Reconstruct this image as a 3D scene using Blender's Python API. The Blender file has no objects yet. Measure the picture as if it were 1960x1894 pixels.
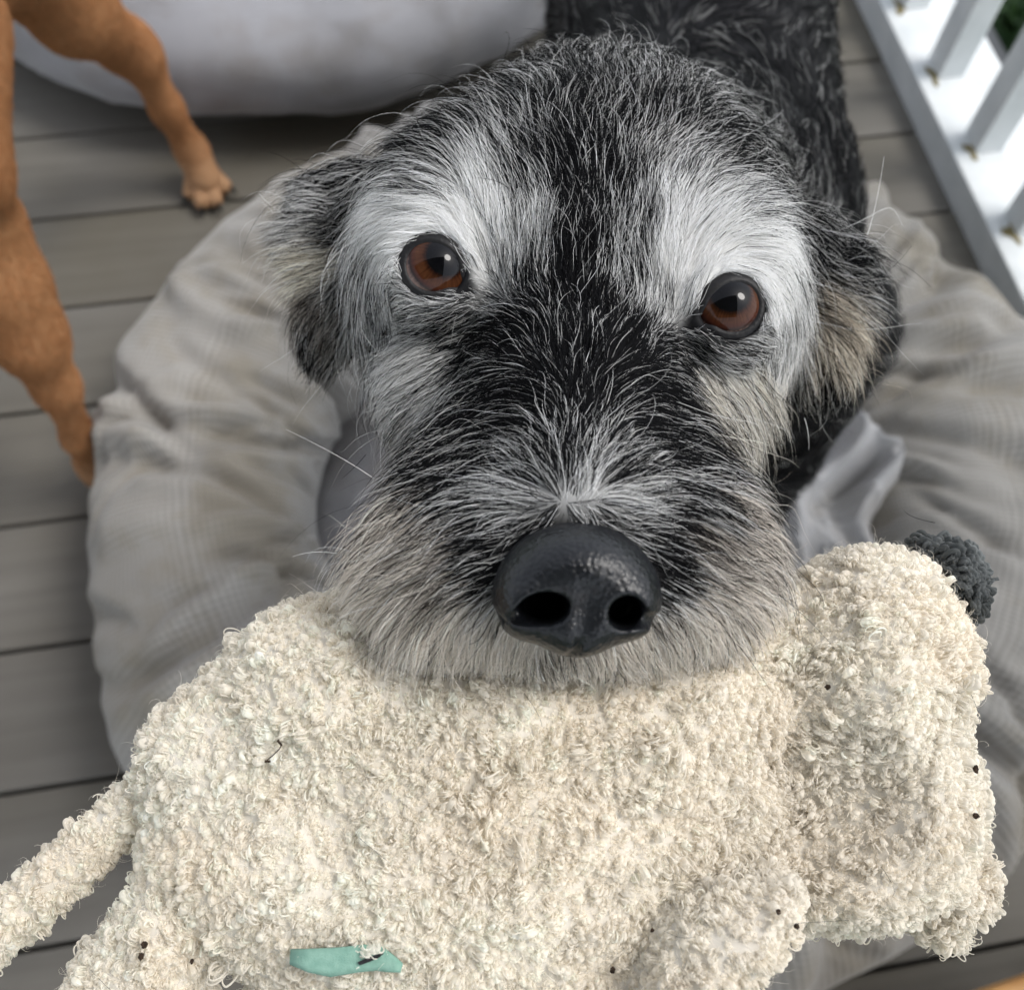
import bpy, bmesh, math, random
import numpy as np
from mathutils import Vector, Matrix
from mathutils.bvhtree import BVHTree
from mathutils.kdtree import KDTree

rng = np.random.default_rng(7)
random.seed(7)
scene = bpy.context.scene
COL = scene.collection
R_ = math.radians

# ------------------------------------------------------------------ camera
CAM_H = 0.998
PITCH, ROLL = R_(63.12), R_(4.70)
FPX = 1963.0                     # focal length in units of a 1960 px wide frame
CAM = np.array([0.0, 0.0, CAM_H])
_F = np.array([0, math.cos(PITCH), -math.sin(PITCH)])
_U0 = np.array([0, math.sin(PITCH), math.cos(PITCH)])
_R0 = np.array([1.0, 0, 0])
RX = math.cos(ROLL) * _R0 + math.sin(ROLL) * _U0
UP = -math.sin(ROLL) * _R0 + math.cos(ROLL) * _U0
FW = _F
cd = bpy.data.cameras.new('camera')
cam = bpy.data.objects.new('camera', cd)
COL.objects.link(cam)
M = Matrix(((RX[0], UP[0], -FW[0], CAM[0]), (RX[1], UP[1], -FW[1], CAM[1]), (RX[2], UP[2], -FW[2], CAM[2]), (0, 0, 0, 1)))
cam.matrix_world = M
cd.sensor_width = 36.0
cd.lens = 36.0 * FPX / 1960.0
cd.clip_start = 0.01
cd.clip_end = 400.0
cd.dof.use_dof = True
cd.dof.focus_distance = 0.258
cd.dof.aperture_fstop = 15.0
scene.camera = cam

# ------------------------------------------------------------------ sky and sun (bright overcast, light from the open side of the porch)
SUN_EL, SUN_AZ = R_(58), R_(80)          # azimuth from +y towards +x
w = bpy.data.worlds.new('World')
scene.world = w
w.use_nodes = True
nt = w.node_tree
bg = nt.nodes['Background']
sky = nt.nodes.new('ShaderNodeTexSky')
sky.sky_type = 'NISHITA'
sky.sun_disc = False
sky.sun_elevation = SUN_EL
sky.sun_rotation = SUN_AZ
sky.air_density = 1.0
sky.dust_density = 1.5
sky.ozone_density = 1.0
hs = nt.nodes.new('ShaderNodeHueSaturation')     # overcast: the blue is mostly washed out
hs.inputs['Saturation'].default_value = 0.30
nt.links.new(sky.outputs[0], hs.inputs['Color'])
nt.links.new(hs.outputs[0], bg.inputs[0])
bg.inputs[1].default_value = 0.13
sd = bpy.data.lights.new('sun', 'SUN')
sd.energy = 0.85
sd.angle = R_(20)
sd.color = (1.0, 0.97, 0.93)
sun = bpy.data.objects.new('sun', sd)
COL.objects.link(sun)
_sd = Vector((math.sin(SUN_AZ) * math.cos(SUN_EL), math.cos(SUN_AZ) * math.cos(SUN_EL), math.sin(SUN_EL)))
sun.rotation_euler = _sd.to_track_quat('Z', 'Y').to_euler()
scene.view_settings.view_transform = 'Standard'
scene.view_settings.look = 'None'
scene.view_settings.gamma = 1.0
scene.view_settings.exposure = 1.22
scene.render.engine = 'CYCLES'
scene.cycles.use_denoising = True
scene.cycles.denoiser = 'OPENIMAGEDENOISE'
scene.cycles.max_bounces = 5
scene.cycles.diffuse_bounces = 3
scene.cycles.glossy_bounces = 2
scene.cycles.transmission_bounces = 3
scene.cycles.transparent_max_bounces = 8
scene.cycles.use_adaptive_sampling = True
scene.cycles.use_light_tree = False
scene.cycles.adaptive_threshold = 0.1
scene.cycles_curves.shape = 'RIBBONS'
scene.cycles_curves.subdivisions = 2

# ------------------------------------------------------------------ helpers
def P(u, v, d):
    """world point seen at (u, v) of a 1960 x 1894 frame, d metres in front of the lens plane"""
    return CAM + d * (FW + RX * (u - 980) / FPX - UP * (v - 947) / FPX)

def ray(u, v):
    return FW + RX * (u - 980) / FPX - UP * (v - 947) / FPX

def G(u, v, z=0.0):
    d = ray(u, v)
    return CAM + d * ((z - CAM_H) / d[2])

def nrm(a):
    a = np.asarray(a, float)
    return a / (np.linalg.norm(a, axis=-1, keepdims=True) + 1e-12)

def _hash(ix, iy, iz, seed):
    n = (ix * 374761393 + iy * 668265263 + iz * 2147483647 * 3 + seed * 974711) & 0xFFFFFFFF
    n = ((n ^ (n >> 13)) * 1274126177) & 0xFFFFFFFF
    return ((n ^ (n >> 16)) & 0xFFFF) / 65535.0 * 2 - 1

def vnoise(p, seed=0):
    p = np.asarray(p, float)
    i = np.floor(p).astype(np.int64)
    f = p - i
    f = f * f * f * (f * (f * 6 - 15) + 10)
    r = 0
    for dx in (0, 1):
        wx = f[..., 0] if dx else 1 - f[..., 0]
        for dy in (0, 1):
            wy = f[..., 1] if dy else 1 - f[..., 1]
            for dz in (0, 1):
                wz = f[..., 2] if dz else 1 - f[..., 2]
                r = r + wx * wy * wz * _hash(i[..., 0] + dx, i[..., 1] + dy, i[..., 2] + dz, seed)
    return r

def fbm(p, oct=3, seed=0):
    p = np.asarray(p, float)
    s, a, r = 1.0, 1.0, 0
    for k in range(oct):
        r = r + a * vnoise(p * s + 17.3 * k, seed + k)
        s *= 2.03
        a *= 0.5
    return r

def tag(o, label=None, cat=None, group=None, kind=None):
    if label: o['label'] = label
    if cat: o['category'] = cat
    if group: o['group'] = group
    if kind: o['kind'] = kind
    return o

def empty(name, loc=(0, 0, 0), rz=0.0):
    o = bpy.data.objects.new(name, None)
    COL.objects.link(o)
    o.location = tuple(float(x) for x in loc)
    o.rotation_euler = (0, 0, rz)
    o.empty_display_size = 0.02
    return o

bpy.context.view_layer.update()

def link(name, data, mat=None, parent=None):
    o = bpy.data.objects.new(name, data)
    COL.objects.link(o)
    if mat is not None:
        data.materials.append(mat)
    if parent is not None:
        o.parent = parent
        # data is given in world space: undo the parent's transform
        mw = Matrix.Identity(4)
        chain = []
        q = parent
        while q is not None:
            chain.append(q)
            q = q.parent
        for q in reversed(chain):
            mw = mw @ q.matrix_parent_inverse @ q.matrix_basis
        o.matrix_parent_inverse = mw.inverted()
    return o

def mesh(name, V, Fc, mat=None, parent=None, smooth=True, cols=None):
    me = bpy.data.meshes.new(name)
    V = np.asarray(V, np.float32)
    Fc = [tuple(int(i) for i in f) for f in Fc] if not isinstance(Fc, np.ndarray) else Fc.tolist()
    me.from_pydata(V.tolist(), [], Fc)
    if smooth:
        me.polygons.foreach_set('use_smooth', np.ones(len(me.polygons), bool))
    if cols is not None:
        a = me.attributes.new('col', 'FLOAT_COLOR', 'POINT')
        c = np.ones((len(V), 4), np.float32)
        c[:, :3] = cols
        a.data.foreach_set('color', c.ravel())
    me.update()
    return link(name, me, mat, parent)

def box_vf(c, ax, half):
    c = np.asarray(c, float)
    ax = [np.asarray(a, float) for a in ax]
    V = []
    for sx in (-1, 1):
        for sy in (-1, 1):
            for sz in (-1, 1):
                V.append(c + ax[0] * half[0] * sx + ax[1] * half[1] * sy + ax[2] * half[2] * sz)
    Fc = [(0, 1, 3, 2), (4, 6, 7, 5), (0, 4, 5, 1), (2, 3, 7, 6), (0, 2, 6, 4), (1, 5, 7, 3)]
    return V, Fc

def box(name, c, half, mat, parent=None, ax=None, bevel=0.0):
    ax = ax or [np.array([1., 0, 0]), np.array([0, 1., 0]), np.array([0, 0, 1.])]
    V, Fc = box_vf(c, ax, half)
    bm = bmesh.new()
    vs = [bm.verts.new(tuple(v)) for v in V]
    for f in Fc:
        bm.faces.new([vs[i] for i in f])
    bmesh.ops.recalc_face_normals(bm, faces=bm.faces)
    if bevel:
        bmesh.ops.bevel(bm, geom=bm.edges[:], offset=bevel, segments=2, affect='EDGES', profile=0.6)
    me = bpy.data.meshes.new(name)
    bm.to_mesh(me)
    bm.free()
    return link(name, me, mat, parent)

# ---- implicit surfaces -------------------------------------------------
class Grid:
    def __init__(s, lo, hi, h):
        s.lo = np.asarray(lo, float)
        s.h = h
        n = np.ceil((np.asarray(hi) - s.lo) / h).astype(int) + 1
        s.X = (s.lo[0] + h * np.arange(n[0]))[:, None, None].astype(np.float32)
        s.Y = (s.lo[1] + h * np.arange(n[1]))[None, :, None].astype(np.float32)
        s.Z = (s.lo[2] + h * np.arange(n[2]))[None, None, :].astype(np.float32)
        s.f = np.full(n, 1.0, np.float32)
    def loc(s, c, ax):
        x, y, z = s.X - np.float32(c[0]), s.Y - np.float32(c[1]), s.Z - np.float32(c[2])
        return [np.float32(a[0]) * x + np.float32(a[1]) * y + np.float32(a[2]) * z for a in ax]
    def ell(s, c, r, ax):
        l = s.loc(c, ax)
        k0 = np.sqrt(sum((q / np.float32(rr)) ** 2 for q, rr in zip(l, r)))
        k1 = np.sqrt(sum((q / np.float32(rr * rr)) ** 2 for q, rr in zip(l, r)))
        return k0 * (k0 - 1) / (k1 + 1e-9)
    def cone(s, a, b, ra, rb):
        a, b = np.asarray(a, float), np.asarray(b, float)
        d = b - a
        L2 = float(d @ d)
        x, y, z = s.X - np.float32(a[0]), s.Y - np.float32(a[1]), s.Z - np.float32(a[2])
        t = np.clip((x * np.float32(d[0]) + y * np.float32(d[1]) + z * np.float32(d[2])) / np.float32(L2), 0, 1)
        q = np.sqrt((x - t * np.float32(d[0])) ** 2 + (y - t * np.float32(d[1])) ** 2 + (z - t * np.float32(d[2])) ** 2)
        return q - (np.float32(ra) + t * np.float32(rb - ra))
    def add(s, d, k=0.0):
        if k <= 0:
            s.f = np.minimum(s.f, d)
        else:
            k = np.float32(k)
            hh = np.clip(0.5 + 0.5 * (s.f - d) / k, 0, 1)
            s.f = s.f * (1 - hh) + d * hh - k * hh * (1 - hh)
    def sub(s, d, k=0.0):
        d = -d
        if k <= 0:
            s.f = np.maximum(s.f, d)
        else:
            k = np.float32(k)
            hh = np.clip(0.5 - 0.5 * (s.f - d) / k, 0, 1)
            s.f = s.f * (1 - hh) + d * hh + k * hh * (1 - hh)
    def polygonise(s):
        f = s.f
        ins = f < 0
        n = np.array(f.shape) - 1
        cnt = np.zeros(n, np.int8)
        for dx in (0, 1):
            for dy in (0, 1):
                for dz in (0, 1):
                    cnt += ins[dx:n[0] + dx, dy:n[1] + dy, dz:n[2] + dz]
        act = (cnt > 0) & (cnt < 8)
        ci = np.argwhere(act)
        idx = np.full(n, -1, np.int64)
        idx[act] = np.arange(len(ci))
        acc = np.zeros((len(ci), 3))
        num = np.zeros(len(ci))
        cor = [(a, b, c) for a in (0, 1) for b in (0, 1) for c in (0, 1)]
        for a in cor:
            for axn in range(3):
                if a[axn] == 0:
                    b = list(a)
                    b[axn] = 1
                    fa = f[ci[:, 0] + a[0], ci[:, 1] + a[1], ci[:, 2] + a[2]]
                    fb = f[ci[:, 0] + b[0], ci[:, 1] + b[1], ci[:, 2] + b[2]]
                    m = (fa < 0) != (fb < 0)
                    t = np.where(m, fa / (fa - fb + 1e-20), 0)
                    p = np.array(a, float)[None, :] + np.zeros((len(ci), 3))
                    p[:, axn] += t
                    acc += p * m[:, None]
                    num += m
        V = s.lo + s.h * (ci + acc / num[:, None])
        quads = []
        for axn in range(3):
            o1, o2 = [(1, 2), (2, 0), (0, 1)][axn]
            sh = np.array(f.shape)
            sl0 = [slice(None)] * 3
            sl1 = [slice(None)] * 3
            sl0[axn] = slice(0, sh[axn] - 1)
            sl1[axn] = slice(1, sh[axn])
            e = ins[tuple(sl0)] != ins[tuple(sl1)]
            pts = np.argwhere(e)
            ok = (pts[:, o1] > 0) & (pts[:, o2] > 0) & (pts[:, o1] < n[o1]) & (pts[:, o2] < n[o2])
            pts = pts[ok]
            first = ins[pts[:, 0], pts[:, 1], pts[:, 2]]
            q = []
            for d1, d2 in ((0, 0), (-1, 0), (-1, -1), (0, -1)):
                c = pts.copy()
                c[:, o1] += d1
                c[:, o2] += d2
                q.append(idx[c[:, 0], c[:, 1], c[:, 2]])
            q = np.stack(q, 1)
            q[~first] = q[~first][:, ::-1]
            quads.append(q)
        Q = np.concatenate(quads)
        Q = Q[(Q >= 0).all(1)]
        return V, Q

def smooth_mesh(V, Q, it=2, lam=0.5):
    e = np.concatenate([Q[:, [0, 1]], Q[:, [1, 2]], Q[:, [2, 3]], Q[:, [3, 0]]])
    for _ in range(it):
        acc = np.zeros_like(V)
        n = np.zeros(len(V))
        for c in range(3):
            acc[:, c] = np.bincount(e[:, 0], V[e[:, 1], c], len(V)) + np.bincount(e[:, 1], V[e[:, 0], c], len(V))
        n = np.bincount(e[:, 0], minlength=len(V)) + np.bincount(e[:, 1], minlength=len(V))
        V = V + lam * (acc / np.maximum(n, 1)[:, None] - V)
    return V

def vert_normals(V, Q):
    fn = np.cross(V[Q[:, 2]] - V[Q[:, 0]], V[Q[:, 3]] - V[Q[:, 1]])
    N = np.zeros_like(V)
    for c in range(3):
        for k in range(4):
            N[:, c] += np.bincount(Q[:, k], fn[:, c], len(V))
    return nrm(N)

def sample(V, Q, n, weight=None):
    """n random points on the surface -> positions, normals"""
    N = vert_normals(V, Q)
    fn = np.cross(V[Q[:, 2]] - V[Q[:, 0]], V[Q[:, 3]] - V[Q[:, 1]])
    A = np.linalg.norm(fn, axis=1) * 0.5
    if weight is not None:
        A = A * weight(V[Q].mean(1), nrm(fn))
    cs = np.cumsum(A)
    i = np.searchsorted(cs, rng.random(n) * cs[-1])
    a, b = rng.random((n, 1)), rng.random((n, 1))
    q = Q[i]
    def bil(T):
        return (T[q[:, 0]] * (1 - a) + T[q[:, 1]] * a) * (1 - b) + (T[q[:, 3]] * (1 - a) + T[q[:, 2]] * a) * b
    return bil(V), nrm(bil(N))

def curves(name, pts, rad, col, mat, parent):
    """pts (n, k, 3), rad (n, k), col (n, k, 3) -> one hair object"""
    n, k, _ = pts.shape
    c = bpy.data.hair_curves.new(name)
    c.add_curves([k] * n)
    c.attributes['position'].data.foreach_set('vector', pts.astype(np.float32).ravel())
    ra = c.attributes.get('radius') or c.attributes.new('radius', 'FLOAT', 'POINT')
    ra.data.foreach_set('value', rad.astype(np.float32).ravel())
    ca = c.attributes.new('col', 'FLOAT_COLOR', 'POINT')
    cc = np.ones((n, k, 4), np.float32)
    cc[..., :3] = col
    ca.data.foreach_set('color', cc.ravel())
    return link(name, c, mat, parent)

# ------------------------------------------------------------------ materials
def newmat(name):
    m = bpy.data.materials.new(name)
    m.use_nodes = True
    return m, m.node_tree, m.node_tree.nodes['Principled BSDF']

def node(t, typ, **kw):
    n = t.nodes.new(typ)
    for k, v in kw.items():
        if k.startswith('i_'):
            n.inputs[k[2:]].default_value = v
        else:
            setattr(n, k, v)
    return n

def ramp(t, src, stops):
    r = t.nodes.new('ShaderNodeValToRGB')
    el = r.color_ramp.elements
    while len(el) > 1:
        el.remove(el[-1])
    el[0].position = stops[0][0]
    el[0].color = (*stops[0][1], 1)
    for p, c in stops[1:]:
        e = el.new(p)
        e.color = (*c, 1)
    t.links.new(src, r.inputs[0])
    return r

def mat_hair(name, rough=0.45, spec=0.30, trans=0.28):
    m, t, b = newmat(name)
    a = node(t, 'ShaderNodeAttribute', attribute_name='col')
    t.links.new(a.outputs['Color'], b.inputs['Base Color'])
    b.inputs['Roughness'].default_value = rough
    b.inputs['Specular IOR Level'].default_value = spec
    tr = t.nodes.new('ShaderNodeBsdfTranslucent')
    t.links.new(a.outputs['Color'], tr.inputs[0])
    mx = t.nodes.new('ShaderNodeMixShader')
    mx.inputs[0].default_value = trans
    t.links.new(b.outputs[0], mx.inputs[1])
    t.links.new(tr.outputs[0], mx.inputs[2])
    t.links.new(mx.outputs[0], t.nodes['Material Output'].inputs[0])
    return m

def mat_attr(name, rough=0.8, spec=0.2, sheen=0.0):
    m, t, b = newmat(name)
    a = node(t, 'ShaderNodeAttribute', attribute_name='col')
    t.links.new(a.outputs['Color'], b.inputs['Base Color'])
    b.inputs['Roughness'].default_value = rough
    b.inputs['Specular IOR Level'].default_value = spec
    b.inputs['Sheen Weight'].default_value = sheen
    return m

def mat_noise(name, c0, c1, scale=8.0, rough=0.7, bump=0.0, bscale=None, spec=0.3, detail=5.0, stretch=(1, 1, 1), sheen=0.0):
    m, t, b = newmat(name)
    tc = t.nodes.new('ShaderNodeTexCoord')
    mp = node(t, 'ShaderNodeMapping')
    mp.inputs['Scale'].default_value = stretch
    t.links.new(tc.outputs['Object'], mp.inputs[0])
    n = node(t, 'ShaderNodeTexNoise', i_Scale=scale, i_Detail=detail)
    t.links.new(mp.outputs[0], n.inputs['Vector'])
    r = ramp(t, n.outputs['Fac'], [(0.3, c0), (0.7, c1)])
    t.links.new(r.outputs[0], b.inputs['Base Color'])
    b.inputs['Roughness'].default_value = rough
    b.inputs['Specular IOR Level'].default_value = spec
    b.inputs['Sheen Weight'].default_value = sheen
    if bump:
        n2 = node(t, 'ShaderNodeTexNoise', i_Scale=bscale or scale * 4, i_Detail=4.0)
        t.links.new(mp.outputs[0], n2.inputs['Vector'])
        bp = node(t, 'ShaderNodeBump', i_Strength=bump, i_Distance=0.002)
        t.links.new(n2.outputs['Fac'], bp.inputs['Height'])
        t.links.new(bp.outputs[0], b.inputs['Normal'])
    return m

M_white = mat_noise('white_paint', (0.58, 0.61, 0.615), (0.71, 0.73, 0.73), 22, 0.5, 0.2, 60)
M_green = mat_noise('lawn', (0.02, 0.05, 0.015), (0.05, 0.10, 0.03), 12, 0.9)
M_concrete = mat_noise('concrete', (0.25, 0.25, 0.25), (0.36, 0.36, 0.36), 5, 0.9, 0.3)
M_dirt = mat_noise('joist_dark', (0.03, 0.028, 0.025), (0.05, 0.045, 0.04), 5, 0.9)
M_wood = mat_noise('honey_wood', (0.42, 0.20, 0.06), (0.62, 0.34, 0.12), 6, 0.45, 0.1, 40, stretch=(1, 9, 9))

def make_deck_mat():
    m, t, b = newmat('deck_composite')
    oi = t.nodes.new('ShaderNodeObjectInfo')
    tc = t.nodes.new('ShaderNodeTexCoord')
    add = node(t, 'ShaderNodeVectorMath', operation='ADD')
    sc = node(t, 'ShaderNodeVectorMath', operation='SCALE')
    cmb = t.nodes.new('ShaderNodeCombineXYZ')
    for i in range(3):
        t.links.new(oi.outputs['Random'], cmb.inputs[i])
    t.links.new(cmb.outputs[0], sc.inputs[0])
    sc.inputs['Scale'].default_value = 37.0
    t.links.new(tc.outputs['Object'], add.inputs[0])
    t.links.new(sc.outputs[0], add.inputs[1])
    mp = node(t, 'ShaderNodeMapping')
    mp.inputs['Scale'].default_value = (1.2, 26, 26)
    t.links.new(add.outputs[0], mp.inputs[0])
    n1 = node(t, 'ShaderNodeTexNoise', i_Scale=2.2, i_Detail=6.0, i_Roughness=0.6)
    t.links.new(mp.outputs[0], n1.inputs['Vector'])
    n2 = node(t, 'ShaderNodeTexNoise', i_Scale=3.0, i_Detail=4.0)
    t.links.new(add.outputs[0], n2.inputs['Vector'])
    r1 = ramp(t, n1.outputs['Fac'], [(0.25, (0.115, 0.108, 0.095)), (0.78, (0.158, 0.149, 0.133))])
    r2 = ramp(t, n2.outputs['Fac'], [(0.3, (0.80, 0.76, 0.66)), (0.65, (1.08, 1.08, 1.08))])
    mx = node(t, 'ShaderNodeMix', data_type='RGBA', blend_type='MULTIPLY')
    mx.inputs[0].default_value = 1.0
    t.links.new(r1.outputs[0], mx.inputs[6])
    t.links.new(r2.outputs[0], mx.inputs[7])
    t.links.new(mx.outputs[2], b.inputs['Base Color'])
    b.inputs['Roughness'].default_value = 0.62
    b.inputs['Specular IOR Level'].default_value = 0.35
    bp = node(t, 'ShaderNodeBump', i_Strength=0.35, i_Distance=0.0015)
    t.links.new(n1.outputs['Fac'], bp.inputs['Height'])
    t.links.new(bp.outputs[0], b.inputs['Normal'])
    return m
M_deck = make_deck_mat()

def make_fabric(name, c0, c1, stain, weave=900.0, wst=0.25):
    m, t, b = newmat(name)
    tc = t.nodes.new('ShaderNodeTexCoord')
    n = node(t, 'ShaderNodeTexNoise', i_Scale=5.0, i_Detail=4.0)
    t.links.new(tc.outputs['Object'], n.inputs['Vector'])
    r = ramp(t, n.outputs['Fac'], [(0.32, c0), (0.66, c1)])
    n3 = node(t, 'ShaderNodeTexNoise', i_Scale=9.0, i_Detail=5.0, i_Roughness=0.65)
    t.links.new(tc.outputs['Object'], n3.inputs['Vector'])
    r3 = ramp(t, n3.outputs['Fac'], [(0.36, stain), (0.52, (1, 1, 1))])
    mx = node(t, 'ShaderNodeMix', data_type='RGBA', blend_type='MULTIPLY')
    mx.inputs[0].default_value = 1.0
    t.links.new(r.outputs[0], mx.inputs[6])
    t.links.new(r3.outputs[0], mx.inputs[7])
    b.inputs['Roughness'].default_value = 0.9
    b.inputs['Specular IOR Level'].default_value = 0.15
    b.inputs['Sheen Weight'].default_value = 0.25
    b.inputs['Sheen Roughness'].default_value = 0.5
    uv = node(t, 'ShaderNodeUVMap')
    sep = t.nodes.new('ShaderNodeSeparateXYZ')
    t.links.new(uv.outputs[0], sep.inputs[0])
    s = []
    for i in range(2):
        mu = node(t, 'ShaderNodeMath', operation='MULTIPLY')
        mu.inputs[1].default_value = weave
        t.links.new(sep.outputs[i], mu.inputs[0])
        si = node(t, 'ShaderNodeMath', operation='SINE')
        t.links.new(mu.outputs[0], si.inputs[0])
        s.append(si)
    ad = node(t, 'ShaderNodeMath', operation='ADD')
    t.links.new(s[0].outputs[0], ad.inputs[0])
    t.links.new(s[1].outputs[0], ad.inputs[1])
    n2 = node(t, 'ShaderNodeTexNoise', i_Scale=220.0, i_Detail=3.0)
    t.links.new(tc.outputs['Object'], n2.inputs['Vector'])
    ad2 = node(t, 'ShaderNodeMath', operation='ADD')
    t.links.new(ad.outputs[0], ad2.inputs[0])
    t.links.new(n2.outputs['Fac'], ad2.inputs[1])
    wr = ramp(t, ad2.outputs[0], [(0.0, (0.80, 0.80, 0.80)), (1.0, (1.06, 1.06, 1.06))])
    mx2 = node(t, 'ShaderNodeMix', data_type='RGBA', blend_type='MULTIPLY'); mx2.inputs[0].default_value = 1.0
    t.links.new(mx.outputs[2], mx2.inputs[6]); t.links.new(wr.outputs[0], mx2.inputs[7])
    t.links.new(mx2.outputs[2], b.inputs['Base Color'])
    bp = node(t, 'ShaderNodeBump', i_Strength=wst, i_Distance=0.001)
    t.links.new(ad2.outputs[0], bp.inputs['Height'])
    t.links.new(bp.outputs[0], b.inputs['Normal'])
    return m
M_bed = make_fabric('bed_waffle_fabric', (0.265, 0.252, 0.230), (0.350, 0.336, 0.312), (0.84, 0.80, 0.72), 1250.0)
M_sheet = make_fabric('bed_liner_fabric', (0.42, 0.415, 0.415), (0.52, 0.515, 0.515), (0.9, 0.88, 0.84), 3000.0, 0.1)
M_cush = make_fabric('shaded_cushion_fabric', (0.33, 0.325, 0.33), (0.42, 0.415, 0.42), (0.85, 0.82, 0.78), 3000.0, 0.1)  # darker copy of the liner fabric, shade in the bed's hollow painted in
M_bed2 = make_fabric('round_cushion_fabric', (0.27, 0.27, 0.285), (0.35, 0.35, 0.37), (0.85, 0.82, 0.78), 2000.0, 0.15)

# ------------------------------------------------------------------ the porch: deck, railing, house
PSI = R_(13.81)
BD = np.array([math.cos(PSI), math.sin(PSI), 0])
BN = np.array([-math.sin(PSI), math.cos(PSI), 0])
ZZ = np.array([0, 0, 1.0])
AX = [BD, BN, ZZ]
T0, S0 = 1.0938, 0.757
def D(s, t, z): return BD * s + BN * t + ZZ * z

deck = empty('deck')
tag(deck, kind='structure')
BW = 0.14
S_L = -2.6
bm_me = None
for k in range(-9, 14):
    t_mid = T0 - k * BW - BW / 2
    L = S0 - S_L
    o = box('plank', (0, 0, 0), (L / 2, BW / 2 - 0.0021, 0.0125), M_deck, None, bevel=0.0022) if bm_me is None else None
    if bm_me is None:
        bm_me = o.data
    else:
        o = bpy.data.objects.new('plank', bm_me)
        COL.objects.link(o)
    o.parent = deck
    o.location = tuple(D((S0 + S_L) / 2 + random.uniform(-.0, 0), t_mid, -0.0125 + random.uniform(-0.0012, 0.0)))
    o.rotation_euler = (0, 0, PSI)
V, Fc = box_vf(D((S0 + S_L) / 2, 0.7, -0.10), AX, ((S0 - S_L) / 2, 1.75, 0.03))
mesh('joists', V, Fc, M_dirt, deck, smooth=False)

# outside ground
V, Fc = box_vf((0, 0, -0.95), [np.array([1., 0, 0]), np.array([0, 1., 0]), ZZ], (150, 150, 0.05))
tag(mesh('ground', V, Fc, M_green, smooth=False), kind='structure')
V, Fc = box_vf(D(S0 + 0.50, 1.0, -0.60), AX, (0.20, 6, 0.05))
tag(mesh('path', V, Fc, M_concrete, smooth=False), kind='structure')

RAIL_H = 0.044
rail = empty('porch_railing', D(S0, 0.9, 0))
tag(rail, 'white painted porch railing with square balusters along the deck edge', 'railing')
RW = 0.125
box('bottom_rail', D(S0 + RW / 2, 0.7, RAIL_H / 2 - 0.04), (RW / 2, 1.75, RAIL_H / 2 + 0.04), M_white, rail, AX, 0.003)
box('top_rail', D(S0 + RW / 2, 0.7, 0.93), (RW / 2, 1.75, 0.022), M_white, rail, AX, 0.004)
bal_t = []
for (u, v) in ((1795, 150), (1868, 295), (1940, 452)):
    g = G(u, v, RAIL_H)
    bal_t.append((float(g @ BD), float(g @ BN)))
print('BAL', bal_t, [float(G(u, v, RAIL_H) @ BD) for u, v in ((1821, 17), (1905, 162))])
bstep = (bal_t[0][1] - bal_t[2][1]) / 2
bs = float(np.mean([b[0] for b in bal_t]))
for k in range(-8, 9):
    tc_ = bal_t[1][1] + k * bstep
    box('baluster', D(bs + 0.019, tc_ + 0.019, RAIL_H + 0.43), (0.019, 0.019, 0.433), M_white, rail, AX, 0.0015)
# grime where the balusters meet the rail
M_grime = mat_noise('algae_grime', (0.16, 0.13, 0.05), (0.26, 0.22, 0.12), 90, 0.95)
for k in range(-2, 3):
    tc_ = bal_t[1][1] + k * bstep
    bm = bmesh.new()
    pts = []
    for a in range(14):
        an = a / 14 * 2 * math.pi
        rr = 0.015 * (1 + 0.45 * math.sin(3 * an + k) + random.uniform(-.2, .2))
        pts.append(bm.verts.new(tuple(D(bs - 0.003 + rr * 0.55 * math.cos(an), tc_ + 0.006 + rr * math.sin(an), RAIL_H + 0.0008))))
    cvt = bm.verts.new(tuple(D(bs - 0.001, tc_ + 0.006, RAIL_H + 0.003)))
    for a in range(14):
        bm.faces.new((pts[a], pts[(a + 1) % 14], cvt))
    me = bpy.data.meshes.new('grime')
    bm.to_mesh(me)
    bm.free()
    link('grime', me, M_grime, rail)

# shrub beyond the rail
M_leaf = mat_noise('shrub_leaf', (0.02, 0.05, 0.015), (0.05, 0.11, 0.03), 30, 0.6)
def shrub(name, c, r, n, label):
    root = empty(name, (c[0], c[1], -0.9))
    tag(root, label, 'shrub')
    d = nrm(rng.normal(size=(n, 3)))
    p = np.asarray(c) + d * (np.asarray(r) * (0.55 + 0.5 * rng.random((n, 1)) ** 0.5)) * (1 + 0.25 * fbm(d * 3, 2, 5)[:, None])
    a = nrm(rng.normal(size=(n, 3)))
    b = nrm(np.cross(a, d))
    s = 0.03 + 0.025 * rng.random((n, 1))
    V = np.stack([p - a * s, p + b * s * .45, p + a * s, p - b * s * .45], 1).reshape(-1, 3)
    mesh('crown', V, np.arange(4 * n).reshape(-1, 4), M_leaf, root)
    bm = bmesh.new()
    for q in range(6):
        t = Vector((c[0], c[1], -0.92))
        e = Vector(c) + Vector((random.uniform(-.6, .6) * r[0], random.uniform(-.6, .6) * r[1], random.uniform(0, .5) * r[2]))
        dr = (e - t).normalized()
        mt = Matrix.Translation((t + e) / 2) @ dr.to_track_quat('Z', 'Y').to_matrix().to_4x4()
        bmesh.ops.create_cone(bm, cap_ends=True, segments=6, radius1=0.015, radius2=0.005, depth=(e - t).length, matrix=mt)
    me = bpy.data.meshes.new('stems')
    bm.to_mesh(me)
    bm.free()
    link('stems', me, M_dirt, root)
shrub('shrub', tuple(D(S0 + 1.15, 1.6, -0.45)), (0.42, 0.7, 0.45), 5000, 'dark green leafy shrub beyond the white railing')

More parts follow.
